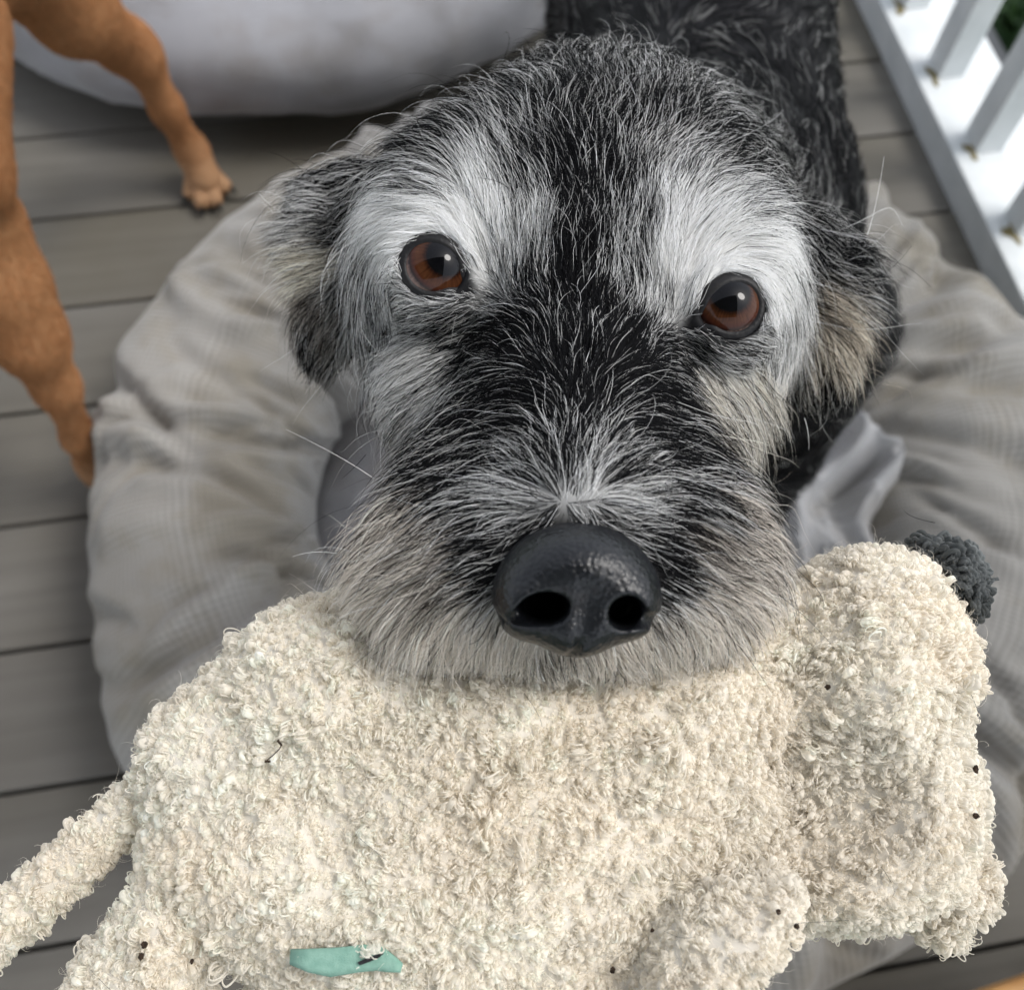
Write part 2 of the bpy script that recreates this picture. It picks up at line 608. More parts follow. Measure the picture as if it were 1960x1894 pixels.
# unseen ceiling added to darken the eye reflections, open towards railing and far side
M_ceil = mat_noise('added_ceiling_boards', (0.30, 0.27, 0.23), (0.38, 0.35, 0.30), 3, 0.7)
ceil_ = empty('added_porch_ceiling')
tag(ceil_, kind='structure')
for k in range(18):
    box('board', D(-1.0, 0.05 - 0.14 * k, 2.45), (1.62, 0.067, 0.02), M_ceil, ceil_, AX, 0.004)

# ------------------------------------------------------------------ pet beds
def uvgrid_object(name, Pts, mat, parent, closed_u=True, closed_v=True, uvs=(1, 1)):
    nu, nv = Pts.shape[:2]
    V = Pts.reshape(-1, 3)
    Fc = []
    for i in range(nu if closed_u else nu - 1):
        for j in range(nv if closed_v else nv - 1):
            Fc.append((i * nv + j, ((i + 1) % nu) * nv + j, ((i + 1) % nu) * nv + (j + 1) % nv, i * nv + (j + 1) % nv))
    o = mesh(name, V, Fc, mat, parent)
    uvl = o.data.uv_layers.new(name='UVMap')
    vi = np.zeros(len(o.data.loops), np.int32)
    o.data.loops.foreach_get('vertex_index', vi)
    uv = np.stack([(vi // nv) / nu * uvs[0], (vi % nv) / nv * uvs[1]], 1)
    uvl.data.foreach_set('uv', uv.astype(np.float32).ravel())
    return o

BC = np.array([0.0822, 0.4803, 0.0])
BR = 0.385          # centre line radius
bed = empty('pet_bed', (BC[0], BC[1], 0))
tag(bed, 'round grey bolster pet bed the grey-faced dog stands in', 'pet bed')
nu, nv = 720, 160
th = np.linspace(0, 2 * np.pi, nu, endpoint=False)[:, None]
ph = np.linspace(0, 2 * np.pi, nv, endpoint=False)[None, :]
tube_r = 0.113 + 0.006 * np.sin(3 * th + 1) + 0.004 * np.sin(7 * th)
tube_z = 0.086
cr, sr = np.cos(ph), np.sin(ph)
# superellipse section, slumped
rr = BR + tube_r * np.sign(cr) * np.abs(cr) ** 0.85
zz = 0.088 + tube_z * np.sign(sr) * np.abs(sr) ** 0.9
base = np.stack([BC[0] + rr * np.cos(th), BC[1] + rr * np.sin(th), np.broadcast_to(zz, rr.shape)], -1)
nrmv = nrm(np.stack([np.cos(th) * cr, np.sin(th) * cr, np.broadcast_to(sr, rr.shape)], -1))
frng = np.random.default_rng(23)
disp = 0.010 * fbm(base * 5, 2, 31) + 0.0018 * fbm(base * 26, 2, 32)
for _ in range(190):                      # gathered folds running across the bolster
    t0_ = frng.uniform(0, 2 * np.pi)
    p0_ = frng.uniform(0.55, 2.9)
    ln_ = frng.uniform(0.35, 0.95)
    sk_ = frng.normal(0, 0.10)
    cv_ = frng.normal(0, 0.06)
    sg_ = frng.uniform(0.008, 0.024) * (0.75 if p0_ > 1.9 else 1.0)
    am_ = frng.uniform(0.40, 0.95) * sg_ * (0.55 + 0.5 * min(p0_ / 2.2, 1.2))
    dp_ = ph - p0_
    x_ = np.angle(np.exp(1j * (th - t0_ - sk_ * dp_ - cv_ * dp_ ** 2))) * BR / sg_
    disp = disp + frng.choice([-1, -1, 1]) * am_ * (1 - 1.6 * x_ ** 2) * np.exp(-x_ ** 2) * np.exp(-(dp_ / ln_) ** 4)
pts = base + nrmv * disp[..., None]
pts[..., 2] = np.maximum(pts[..., 2], 0.001)
uvgrid_object('bolster', pts, M_bed, bed, uvs=(BR * 6.28, 0.66))
# inner cushion with a rumpled liner
nr, na = 90, 240
rad = np.linspace(0.001, 0.32, nr)[:, None]
ang = np.linspace(0, 2 * np.pi, na, endpoint=False)[None, :]
X = BC[0] + rad * np.cos(ang)
Y = BC[1] + rad * np.sin(ang)
pp = np.stack([X, Y, 0 * X], -1)
Zc = 0.066 - 0.055 * (rad / 0.30) ** 4 + 0.010 * (1 - np.abs(vnoise(pp * 11 + fbm(pp * 6, 2, 2)[..., None], 5))) ** 2 + 0.012 * fbm(pp * 6, 3, 6)
uvgrid_object('cushion', np.stack([X, Y, Zc + 0 * X], -1), M_cush, bed, closed_u=False, closed_v=True, uvs=(0.3, 1.8))
# crumpled fold of the liner standing up near the dog's leg
c0 = G(1600, 940, 0.12)
nu2, nv2 = 140, 140
a = np.linspace(-1, 1, nu2)[:, None]
b = np.linspace(-1, 1, nv2)[None, :]
lx = 0.085 * a + 0 * b
ly = 0.100 * b + 0 * a
env = np.exp(-((a / 0.8) ** 4 + (b / 0.82) ** 4))
rdg = np.exp(-((a + 0.28 - 0.35 * b) / 0.22) ** 2) + 0.75 * np.exp(-((a - 0.42 + 0.25 * b) / 0.20) ** 2) + 0.5 * np.exp(-((b - 0.45 + 0.3 * a) / 0.22) ** 2)
q = np.stack([lx * 26, ly * 26, 0 * lx], -1)
hz = env * (0.055 + 0.060 * rdg + 0.016 * fbm(q, 3, 77) + 0.010 * (1 - np.abs(vnoise(q * 1.7 + 3, 78))) ** 3)
cl = np.stack([c0[0] + lx + 0.02 * np.sin(5 * b + 0 * a) * env, c0[1] + ly, 0.05 + hz], -1)
uvgrid_object('liner_fold', cl, M_sheet, bed, closed_u=False, closed_v=False, uvs=(0.15, 0.2))

# second round cushion further back
C2 = np.array([-0.417, 1.455, 0.0])
R2 = 0.50
bed2 = empty('round_cushion', (C2[0], C2[1], 0))
tag(bed2, 'plump light grey round cushion behind the dog, near the tan dog', 'cushion')
nu, nv = 300, 90
th = np.linspace(0, 2 * np.pi, nu, endpoint=False)[:, None]
s = np.linspace(0, 1, nv)[None, :]
an = -np.pi / 2 + s * np.pi
prof_r = R2 * (np.abs(np.cos(an)) ** 0.42)
prof_z = 0.105 + 0.105 * np.sign(np.sin(an)) * np.abs(np.sin(an)) ** 0.8
base = np.stack([C2[0] + prof_r * np.cos(th), C2[1] + prof_r * np.sin(th), prof_z + 0 * th], -1)
dn = nrm(base - np.array([C2[0], C2[1], 0.1]))
pts = base + dn * (0.012 * fbm(base * 5, 3, 8) + 0.004 * (1 - np.abs(vnoise(base * np.array([20, 20, 5]), 9))) ** 3)[..., None]
pts[..., 2] = np.maximum(pts[..., 2], 0.002)
uvgrid_object('cover', pts, M_bed2, bed2, closed_u=True, closed_v=False, uvs=(2.2, .5))

# honey coloured wooden stool whose corner reaches into the frame
st = empty('wooden_stool', G(2120, 1990, 0.0))
tag(st, 'honey coloured wooden stool corner at the bottom edge beside the deck boards', 'stool')
e0, e1 = G(1885, 1894, 0.22), G(1960, 1868, 0.22)
sx = nrm(e1 - e0)
sy = np.cross(ZZ, sx)
c = e0 + sx * 0.06 - sy * 0.14
c[2] = 0.21
SAX = [sx, sy, ZZ]
box('seat', c, (0.17, 0.14, 0.012), M_wood, st, SAX, 0.004)
for qa in (-1, 1):
    for qb in (-1, 1):
        box('leg', c + sx * 0.145 * qa + sy * 0.115 * qb - ZZ * 0.1045, (0.014, 0.014, 0.0922), M_wood, st, SAX, 0.002)

# ------------------------------------------------------------------ fur machinery
CREAM = np.array([0.76, 0.675, 0.56])
SILVER = np.array([0.92, 0.915, 0.89])
TAUPE = np.array([0.75, 0.685, 0.61])
BLACK = np.array([0.0065, 0.0065, 0.0075])
BROWNBLK = np.array([0.028, 0.023, 0.020])

class Dabs:
    """guide hairs laid on the skin: position, comb direction, share of light hairs, length, lift, tones"""
    def __init__(s, bvh):
        s.bvh = bvh
        s.p, s.d, s.a = [], [], []
    def add(s, u, v, du, dv, wgt, L, lift=0.35, light=SILVER, dark=BLACK, depth=None):
        o = Vector(CAM)
        loc, nn, _, _ = s.bvh.ray_cast(o, Vector(ray(u, v)))
        if loc is None or (depth and (np.array(loc) - CAM) @ FW > depth + .04):
            loc, nn, _, _ = s.bvh.find_nearest(Vector(P(u, v, depth or 0.31)))
        nn = np.array(nn)
        d = du * RX - dv * UP
        d = d - nn * (d @ nn)
        s.p.append(np.array(loc))
        s.d.append(nrm(d))
        s.a.append(np.concatenate([[wgt, L * 0.001, lift], light, dark]))
    def eval(s, pos, power=5.0):
        p, d, a = np.array(s.p), np.array(s.d), np.array(s.a)
        D_, A_ = np.zeros_like(pos), np.zeros((len(pos), a.shape[1]))
        for i in range(0, len(pos), 20000):
            q = pos[i:i + 20000]
            r2 = ((q[:, None, :] - p[None]) ** 2).sum(-1) + 3e-6
            wt = r2 ** (-power / 2)
            wt /= wt.sum(1, keepdims=True)
            D_[i:i + 20000] = wt @ d
            A_[i:i + 20000] = wt @ a
        return D_, A_

def grow(pos, nor, dirs, L, lift, k=7, droop=None, curl=0.0, clump=0.5, clump_n=25, jit=0.18, bend=0.6):
    n = len(pos)
    t = dirs - nor * (dirs * nor).sum(1, keepdims=True)
    t = nrm(t + 1e-9)
    side = np.cross(nor, t)
    t = nrm(t + side * rng.normal(0, jit, (n, 1)))
    lf = np.clip(lift + rng.normal(0, 0.12, n), 0.05, 1.4)[:, None]
    d0 = t * np.cos(lf) + nor * np.sin(lf)
    b = -nor * np.sin(lf) * bend
    if droop is not None:
        b = b + droop
    s = np.linspace(0, 1, k)[None, :, None]
    Lr = L[:, None, None]
    pts = pos[:, None, :] + Lr * (d0[:, None, :] * s + b[:, None, :] * s * s)
    if curl > 0:
        ph = rng.random((n, 1, 1)) * 6.28
        fr = 3.0 + 3.0 * rng.random((n, 1, 1))
        am = curl * Lr * (0.4 + 0.9 * rng.random((n, 1, 1)))
        pts = pts + am * s * (np.sin(fr * s + ph) - np.sin(ph)) * side[:, None, :] + 0.6 * am * s * (np.cos(fr * s + ph) - np.cos(ph)) * nor[:, None, :]
    if clump > 0:
        m = max(4, n // clump_n)
        ci = rng.choice(n, m, replace=False)
        kd = KDTree(m)
        for j, i in enumerate(ci):
            kd.insert(pos[i], j)
        kd.balance()
        near = np.fromiter((kd.find(p)[1] for p in pos), int, n)
        tgt = pts[ci[near]]
        off = (rng.normal(0, 0.0005, (n, 1, 3)))
        cw = clump * (0.3 + 0.9 * rng.random((n, 1, 1)))
        pts = pts + (tgt + off - pts) * np.clip(cw, 0, 0.95) * s ** 1.4
    return pts

def hair_cols(n, k, wgt, light, dark, var=0.22, rootdark=0.0):
    isl = rng.random(n) < wgt
    c = np.where(isl[:, None], light, dark)
    c = c * np.exp(rng.normal(0, var, (n, 1)))
    # some hairs of intermediate grey
    mid = (rng.random(n) < .06 + 0.30 * wgt) & (wgt < .85)
    c[mid] = 0.5 * (light[mid] + dark[mid]) * np.exp(rng.normal(0, .3, (mid.sum(), 1)))
    return np.clip(c, 0.004, 0.92)[:, None, :] + np.zeros((n, k, 1)), isl

def radii(n, k, r, tip=0.25):
    s = np.linspace(0, 1, k)[None, :]
    prof = np.where(s < 0.6, 1.0, 1.0 - (1 - tip) * (s - 0.6) / 0.4)
    return prof * (np.asarray(r).reshape(-1, 1) + np.zeros((n, 1)))

M_hair = mat_hair('dog_hair', 0.5, 0.09, 0.22)
M_skin = mat_attr('dog_skin', 0.7, 0.2)
CAX = [RX, UP, -FW]              # handy axes: across, up the face, out of the face

# ------------------------------------------------------------------ the grey-faced dog
dog = empty('dog', G(1330, 500, 0.06))
dog.location.z = 0.0
tag(dog, 'black dog with greying face and brown eyes biting a cream plush toy', 'dog')
EYE = {'l': (833, 522, 0.2735), 'r': (1388, 597, 0.2735)}
ER = 0.0115
eyeC = {s: P(*EYE[s]) for s in EYE}

head_c = P(1105, 450, 0.31)
g = Grid(head_c - np.array([0.125, 0.165, 0.125]), head_c + np.array([0.135, 0.10, 0.115]), 0.0014)
def ax_rot(axes, about, deg):
    c, s = math.cos(R_(deg)), math.sin(R_(deg))
    i, j = [(1, 2), (2, 0), (0, 1)][about]
    o = list(axes)
    o[i] = c * axes[i] + s * axes[j]
    o[j] = -s * axes[i] + c * axes[j]
    return o
g.add(g.ell(P(1095, 468, 0.335), (0.0550, 0.0360, 0.058), CAX))
g.add(g.ell(P(1105, 380, 0.318), (0.042, 0.026, 0.034), CAX), 0.018)
for (u, v, d, r) in ((886, 450, 0.291, .025), (1328, 510, 0.291, .025), (866, 650, .302, .023), (1318, 710, .302, .023),
                     (1110, 520, .288, .026), (848, 540, .302, .022), (1368, 605, .302, .021), (862, 780, .292, .0155), (1300, 820, .290, .017)):
    g.add(g.cone(P(u, v, d), P(u, v, d + .02), r, r), 0.016)
g.add(g.cone(P(1108, 640, .285), P(1107, 1000, .238), .026, .0205), 0.014)
g.add(g.cone(P(1107, 1000, .238), P(1105, 1100, .240), .0205, .012), 0.006)
g.add(g.cone(P(1005, 870, .275), P(885, 1072, .246), .0225, .0225), 0.012)
g.add(g.cone(P(1205, 880, .275), P(1292, 1072, .246), .0220, .0210), 0.012)
g.add(g.cone(P(960, 1105, .237), P(1250, 1105, .237), .0165, .0165), 0.012)
g.add(g.cone(P(1050, 1190, .236), P(1160, 1190, .236), .0105, .0105), 0.008)
g.add(g.cone(P(1100, 900, .325), P(1100, 1220, .285), .034, .018), 0.016)     # lower jaw
g.add(g.cone(P(1140, 420, .36), P(1290, 470, .50), .056, .075), 0.03)         # neck
# ears: thick folded flaps
for (u, v, d, r, ry, rz) in ((658, 475, .324, (.0150, .023, .0075), 28, 8), (634, 585, .320, (.0100, .018, .007), 20, -6),
                             (1558, 565, .327, (.0140, .020, .0075), -30, -10), (1566, 660, .324, (.011, .016, .007), -25, 8)):
    a_ = ax_rot(ax_rot(CAX, 1, ry), 2, rz)
    g.add(g.ell(P(u, v, d), r, a_), 0.007)
g.add(g.cone(P(730, 420, .327), P(680, 455, .327), .016, .010), .01)
g.add(g.cone(P(1490, 490, .330), P(1555, 540, .330), .016, .010), .01)
for s in 'lr':
    c = eyeC[s]
    g.add(g.cone(c, c - FW * 1e-4, 0.0136, 0.0136), 0.006)
    g.sub(g.cone(c - FW * 0.004, c - FW * 0.03, 0.0080, 0.0105), 0.0012)
HV, HQ = g.polygonise()
HV = smooth_mesh(HV, HQ, 3)
del g

wt = P(1345, 420, .585)
mid_b = P(1325, -40, .745)
hip = P(1345, -300, .86)
bdir = nrm((hip - wt) * np.array([1, 1, 0]))
lat = np.cross(bdir, ZZ)
g = Grid((min(wt[0], hip[0]) - .22, P(1105, 405, .36)[1] - .02, 0.0), (max(wt[0], hip[0]) + .24, hip[1] + .30, 0.78), 0.0048)
g.add(g.cone(P(1140, 420, .37), P(1290, 470, .52), .054, .078))
g.add(g.cone(P(1290, 470, .52), wt, .078, .078), .03)
g.add(g.cone(wt, mid_b, .080, .094), .03)
g.add(g.cone(mid_b, hip, .094, .080), .03)
g.add(g.cone(wt - ZZ * .075 - bdir * .02, mid_b - ZZ * .05, .075, .07), .04)
for sd_ in (-1, 1):
    sh = wt + lat * sd_ * .062 - ZZ * .07 - bdir * .01
    el = np.array([*(sh + lat * sd_ * .01 + bdir * .03)[:2], .30])
    if sd_ * (lat @ RX) > 0:
        el = G(1480, 850, .34); sh = sh * .5 + np.array([el[0], el[1], sh[2]]) * .5
    wr = np.array([*(el - bdir * .02)[:2], .135])
    pw = np.array([*(wr - bdir * .03)[:2], .088])
    g.add(g.cone(sh, el, .055, .034), .03)
    g.add(g.cone(el, wr, .034, .023), .015)
    g.add(g.cone(wr, pw, .024, .027), .012)
    hs = hip + lat * sd_ * .06 - ZZ * .05
    kn = np.array([*(hs - bdir * .05 + lat * sd_ * .01)[:2], .28])
    hk = np.array([*(hs + bdir * .10 + lat * sd_ * .01)[:2], .16])
    ft = np.array([*(hs + bdir * .07 + lat * sd_ * .01)[:2], .025])
    g.add(g.cone(hs, kn, .065, .045), .03)
    g.add(g.cone(kn, hk, .042, .022), .015)
    g.add(g.cone(hk, ft, .021, .020), .012)
    g.add(g.cone(ft, ft - bdir * .04, .022, .024), .01)
g.add(g.cone(hip + bdir * .06 + ZZ * .03, hip + bdir * .26 - ZZ * .10, .028, .012), .02)
BV, BQ = g.polygonise()
BV = smooth_mesh(BV, BQ, 2)
del g

bvh = BVHTree.FromPolygons(HV.tolist(), HQ.tolist())
db = Dabs(bvh)
A = db.add
# crown and forehead
for t_ in ((1110, 100, 0, -1, 0.113, 12, .25), (960, 115, -.5, -1, 0.106, 12, .25), (1280, 120, .5, -1, 0.17, 12, .25), (820, 190, -1, -.7, 0.098, 19, .4),
           (1400, 210, .9, -.6, 0.127, 19, .4), (1110, 230, .05, -1, 0.084, 19), (960, 230, -.35, -1, 0.156, 19), (860, 280, -.7, -.8, 0.149, 19),
           (760, 290, -1, -.2, 0.077, 17), (720, 360, -1, .35, 0.127, 16), (1250, 230, .35, -1, 0.156, 19), (1370, 300, .7, -.7, 0.134, 18), (1470, 360, 1, .1, 0.127, 17),
           (1530, 430, .8, .7, 0.142, 16),
           (1110, 370, 0, -1, 0.077, 18), (1030, 360, -.25, -1, 0.221, 18), (1190, 370, .25, -1, 0.185, 18), (940, 330, -.5, -.9, 0.634, 18), (1290, 350, .45, -.9, 0.336, 18),
           (850, 350, -.9, -.5, 0.5, 17), (1400, 390, .9, -.4, 0.5, 17)): A(*t_)
# eyebrows
for t_ in ((930, 400, -.35, -1, 0.98, 15), (850, 405, -.9, -.35, 0.98, 14), (765, 420, -1, .25, 0.98, 14), (700, 470, -.7, .8, .66, 14), (890, 450, -.5, -.8, 0.98, 9, .25),
           (830, 440, -1, -.1, 0.98, 8, .25), (770, 470, -1, .5, 0.91, 7, .25), (960, 460, -.25, -1, 0.95, 13), (980, 530, -.3, -1, 0.62, 11), (1010, 450, -.15, -1, 0.56, 14), (1020, 540, -.2, -1, 0.25, 12),
           (920, 520, -.55, -.85, 0.8, 7, .2), (925, 570, -.8, -.4, 0.41, 6, .2),
           (1230, 440, .2, -1, 0.56, 14), (1280, 430, .3, -1, 0.91, 15), (1350, 445, .7, -.7, 0.98, 15), (1430, 465, 1, -.1, 0.98, 14), (1490, 510, .8, .6, 0.93, 14), (1280, 510, .15, -1, 0.98, 13),
           (1340, 520, .6, -.8, 0.98, 9, .25), (1400, 520, 1, .0, 0.98, 8, .25), (1460, 555, .8, .7, 0.93, 8, .25), (1225, 530, .1, -1, 0.45, 12), (1270, 590, .3, -1, 0.62, 9, .25), (1315, 560, .5, -.9, 0.91, 7, .2),
           (1520, 570, .5, 1, .74, 15), (1525, 650, .35, 1, .66, 16)): A(*t_)
# temples, below the eyes
for t_ in ((690, 550, -.25, 1, .62, 14), (730, 540, -.4, 1, .74, 9, .25), (685, 620, -.2, 1, .62, 15), (740, 600, -.6, .9, .55, 8, .25), (790, 620, -.8, .7, .42, 7, .2), (850, 625, -1, .4, .30, 7, .2),
           (900, 610, -.9, .3, .22, 7, .2), (780, 680, -.9, .5, .82, 13), (705, 690, -1, .35, .62, 17), (830, 700, -.9, .45, .75, 11), (740, 780, -.5, .9, .72, 15), (800, 790, -.8, .7, .60, 13),
           (720, 860, -.35, 1, .55, 16), (900, 690, -.9, .2, .30, 10),
           (1490, 640, .5, 1, .65, 9, .25), (1440, 670, .7, .8, .55, 8, .25), (1380, 680, .8, .6, .38, 7, .2), (1310, 660, .8, .4, .28, 7, .2)): A(*t_)
for t_ in ((1350, 740, .8, .6, .66, 12), (1440, 740, .8, .7, .78, 17), (1500, 760, .7, .9, .74, 19), (1480, 840, .5, 1, .70, 14), (1410, 830, .6, .9, .68, 14), (1340, 820, .8, .5, .35, 14),
           (1410, 910, .4, 1, .55, 12)): A(*t_, light=np.array([.84, .79, .70]), dark=BROWNBLK)
# bridge of the muzzle, growing up and outwards from the whorl above the nose
for t_ in ((1100, 480, 0, -1, 0.048, 15), (1100, 580, 0, -1, 0.041, 13), (1105, 680, 0, -1, 0.041, 13), (1107, 780, 0, -1, 0.062, 14), (1107, 870, 0, -1, 0.17, 15), (1107, 935, 0, -1, 0.634, 13),
           (1020, 960, -1, -.15, 0.634, 14), (1040, 900, -.6, -.7, 0.228, 15), (970, 850, -.95, -.35, 0.127, 16), (1030, 770, -.7, -.6, 0.062, 15), (950, 760, -1, -.15, 0.084, 15), (890, 820, -1, .1, 0.134, 16),
           (850, 890, -1, .3, 0.127, 16), (1000, 650, -.55, -.8, 0.048, 13), (940, 660, -.8, -.3, 0.077, 11), (920, 930, -1, .1, 0.156, 17),
           (1195, 960, 1, -.1, 0.69, 14), (1175, 900, .6, -.7, 0.336, 15), (1245, 850, .95, -.35, 0.127, 16), (1185, 770, .7, -.6, 0.062, 15), (1265, 770, 1, -.15, 0.062, 15), (1310, 860, 1, .1, 0.098, 16),
           (1215, 660, .55, -.8, 0.041, 13), (1270, 690, .8, -.3, 0.077, 11), (1290, 940, 1, .05, 0.142, 17)): A(*t_, .42)
for t_ in ((1050, 1000, -.7, .4, .35, 7, .2), (1160, 1000, .7, .4, .35, 7, .2), (1107, 990, 0, 1, .5, 7, .25), (960, 1020, -1, .3, .12, 9, .2), (1260, 1020, 1, .3, .12, 9, .2),
           (925, 1080, -1, .3, .12, 9, .2), (1290, 1100, 1, .3, .12, 9, .2)): A(*t_)
# beard
for t_ in ((820, 960, -1, .2, 0.45, 12.9, 0.38), (760, 1020, -1, .05, 0.79, 16.6, .50), (720, 1110, -1, .2, 0.95, 16.6, .50), (840, 1050, -1, .25, 0.66, 12.9, 0.33), (870, 1110, -.9, .5, 0.68, 11.4, 0.28),
           (790, 1170, -.8, .7, 0.95, 15.0, .50), (880, 1200, -.5, .9, 0.95, 10.8, 0.28), (950, 1240, -.25, 1, 0.95, 9.3, 0.24), (1040, 1275, -.05, 1, 0.81, 9.3, 0.24), (760, 940, -.8, .5, 0.59, 12.9, 0.38),
           (1390, 970, 1, .1, 0.4, 12.9, 0.38), (1440, 1020, 1, .0, 0.72, 16.6, .50), (1470, 1090, 1, .15, 0.95, 15.9, .50), (1350, 1050, 1, .2, 0.59, 12.9, 0.33), (1350, 1120, .9, .45, 0.79, 11.4, 0.28),
           (1430, 1160, .85, .5, 0.95, 15.0, .50), (1330, 1190, .5, .9, 0.95, 10.8, 0.28), (1250, 1240, .25, 1, 0.95, 9.3, 0.24), (1160, 1275, .05, 1, 0.86, 9.3, 0.24)): A(*t_, light=TAUPE, dark=BROWNBLK)
# ears
for t_ in ((682, 340, -1, -.15, 0.16, 14.8, .5), (622, 390, -1, -.1, 0.33, 16.1, .5), (577, 450, -1, .0, 0.43, 14.8, .5), (672, 450, -.9, .1, 0.10, 12.0, .4), (672, 540, -.4, .8, 0.09, 10.7, .4),
           (632, 690, -.1, 1, 0.14, 10.7, .4), (592, 640, -.3, 1, 0.14, 9.3, .4), (692, 640, 0, 1, 0.12, 10.0, .4)): A(*t_, dark=BLACK, depth=.318)
for t_ in ((607, 495, -1, .05, 0.82, 13.4, .4), (647, 505, -1, .1, 0.81, 12.0, .4), (582, 510, -1, .1, 0.81, 10.7, .4), (622, 525, -1, .3, 0.77, 10.7, .4)): A(*t_, light=np.array([.88, .82, .69]), dark=BROWNBLK * 2, depth=.316)
for t_ in ((617, 570, -.5, 1, 0.58, 10.0, .35), (632, 620, -.3, 1, 0.53, 10.0, .35)): A(*t_, light=TAUPE * .8, dark=BROWNBLK, depth=.316)
for t_ in ((1542, 440, .9, .1, 0.14, 16.1, .5), (1602, 490, 1, .0, 0.16, 17.4, .5), (1642, 540, 1, .1, 0.22, 17.4, .5), (1562, 740, .2, 1, 0.09, 9.3, .4), (1622, 720, .3, 1, 0.10, 9.3, .4)): A(*t_, depth=.322)
for t_ in ((1562, 575, .9, .4, 0.58, 12.0, .4), (1602, 610, 1, .45, 0.81, 14.8, .4), (1652, 640, 1, .5, 0.81, 12.0, .4), (1602, 660, .7, .9, 0.81, 13.4, .4), (1562, 650, .4, 1, 0.63, 10.7, .35)): A(*t_, light=CREAM * 1.08, dark=BROWNBLK * 1.4, depth=.318)
# back of the skull and neck (dark)
for p_, d_ in ((P(1105, 330, .40), UP), (P(950, 420, .40), UP - RX), (P(1300, 400, .42), UP + RX), (P(1200, 480, .45), UP), (P(1105, 700, .37), -UP), (P(900, 600, .36), -RX), (P(1330, 640, .37), RX)):
    loc, nn, _, _ = bvh.find_nearest(Vector(p_))
    db.p.append(np.array(loc)); db.d.append(nrm(d_)); db.a.append(np.concatenate([[.08, .018, .4], SILVER, BLACK]))

NOSE_C = P(1106, 1133, 0.211)
def eye_angle(pos, s):
    q = pos - eyeC[s]
    r = np.linalg.norm(q, axis=-1)
    ca = (q @ -FW) / (r + 1e-9)
    th_ = np.arctan2(q @ UP, q @ RX)
    return np.arccos(np.clip(ca, -1, 1)), th_, r
CANTH = {'l': R_(-33), 'r': R_(180 + 24)}
def aperture(th_, s):
    d1 = np.angle(np.exp(1j * (th_ - CANTH[s])))
    cut = R_(48) if s == 'l' else R_(140)
    d2 = np.angle(np.exp(1j * (th_ - cut)))
    d3 = np.angle(np.exp(1j * (th_ - R_(95))))
    rp = 55 + 15 * np.exp(-(d1 / .28) ** 2) - 9 * np.exp(-(d3 / .7) ** 2) - 9 * np.exp(-(d2 / .6) ** 2)
    return np.arcsin(np.clip(rp * 0.2735 * .96 / FPX / 0.0122, 0, .96))

# skin
hd, ha = db.eval(HV)
hcol = (ha[:, 0:1] ** 1.6) * ha[:, 3:6] * 0.75 + (1 - ha[:, 0:1]) * ha[:, 6:9] * 1.2
for s_ in 'lr':
    al_, th_, r_ = eye_angle(HV, s_)
    near = np.clip((aperture(th_, s_) + R_(14) - al_) / R_(8), 0, 1)[:, None] * (r_ < .03)[:, None]
    hcol = hcol * (1 - near) + BLACK * near
nn_ = np.clip((.0185 - np.linalg.norm(HV - NOSE_C, axis=1)) / .004, 0, 1)[:, None]
hcol = hcol * (1 - nn_) + BLACK * .3 * nn_  # skin behind the nostrils painted black so the holes look unlit
bcol = np.tile(BLACK * 1.3, (len(BV), 1))
V = np.concatenate([HV, BV]); Q = np.concatenate([HQ, BQ + len(HV)])
body = mesh('body', V, Q, M_skin, dog, cols=np.concatenate([hcol, bcol]))

def face_weight(c, n):
    return np.where((n * (CAM - c)).sum(1) > -0.02, 1.0, 0.25)

def prune(pts, pos):
    keep = np.ones(len(pos), bool)
    for s in 'lr':
        al, th_, r = eye_angle(pos, s)
        keep &= ~((r < .03) & (al < aperture(th_, s) + R_(3.5)))
        al, th_, r = eye_angle(pts.reshape(-1, 3), s)
        bad = ((r < .024) & (al < aperture(th_, s) - R_(1))).reshape(pts.shape[:2])
        frac = bad.mean(1)
        keep &= (frac == 0) | ((frac < .3) & (rng.random(len(pos)) < .06))
    l = np.stack([(pts - NOSE_C) @ RX, (pts - NOSE_C) @ UP, (pts - NOSE_C) @ -FW], -1)
    inn = ((l[..., 0] / .0165) ** 2 + ((l[..., 1] + .0005) / .0118) ** 2 < 1) & (l[..., 2] > -.012)
    keep &= ~inn[:, 1:4].any(1)
    keep &= ~(inn.any(1) & (rng.random(len(pos)) < .8))
    return keep

DROOP_V = -UP * 0.35 - FW * 0.0
def head_fur(name, n, rad, lenmul, jit, clump, curl, wmul=1.0, lift_add=0.0, cn=25, clight=1.0):
    pos, nor = sample(HV, HQ, n, face_weight)
    d, a = db.eval(pos)
    L = a[:, 1] * lenmul * np.exp(rng.normal(0, .22, n))
    L *= np.clip(1 + .25 * fbm(pos * 60, 2, 3), .5, 1.5)
    dr = DROOP_V * np.clip((a[:, 2:3] - .2) * 2, 0, 1)
    fz = nrm(d + 0.28 * np.stack([fbm(pos * 70, 2, q) for q in (50, 60, 70)], 1))
    pts = grow(pos, nor, fz, L, a[:, 2] + lift_add, 7, dr, curl, clump, cn, jit)
    wv = np.clip(a[:, 0] * wmul + .30 * fbm(pos * 110, 2, 90) * np.minimum(a[:, 0], 1 - a[:, 0]) * 2, 0, 1)
    col, isl = hair_cols(n, 7, wv, a[:, 3:6] * clight, a[:, 6:9])
    keep = prune(pts, pos)
    r = rad * np.exp(rng.normal(0, .25, n)) * np.where(isl, .82, 1.25)
    return pts[keep], radii(keep.sum(), 7, r[keep]), col[keep]
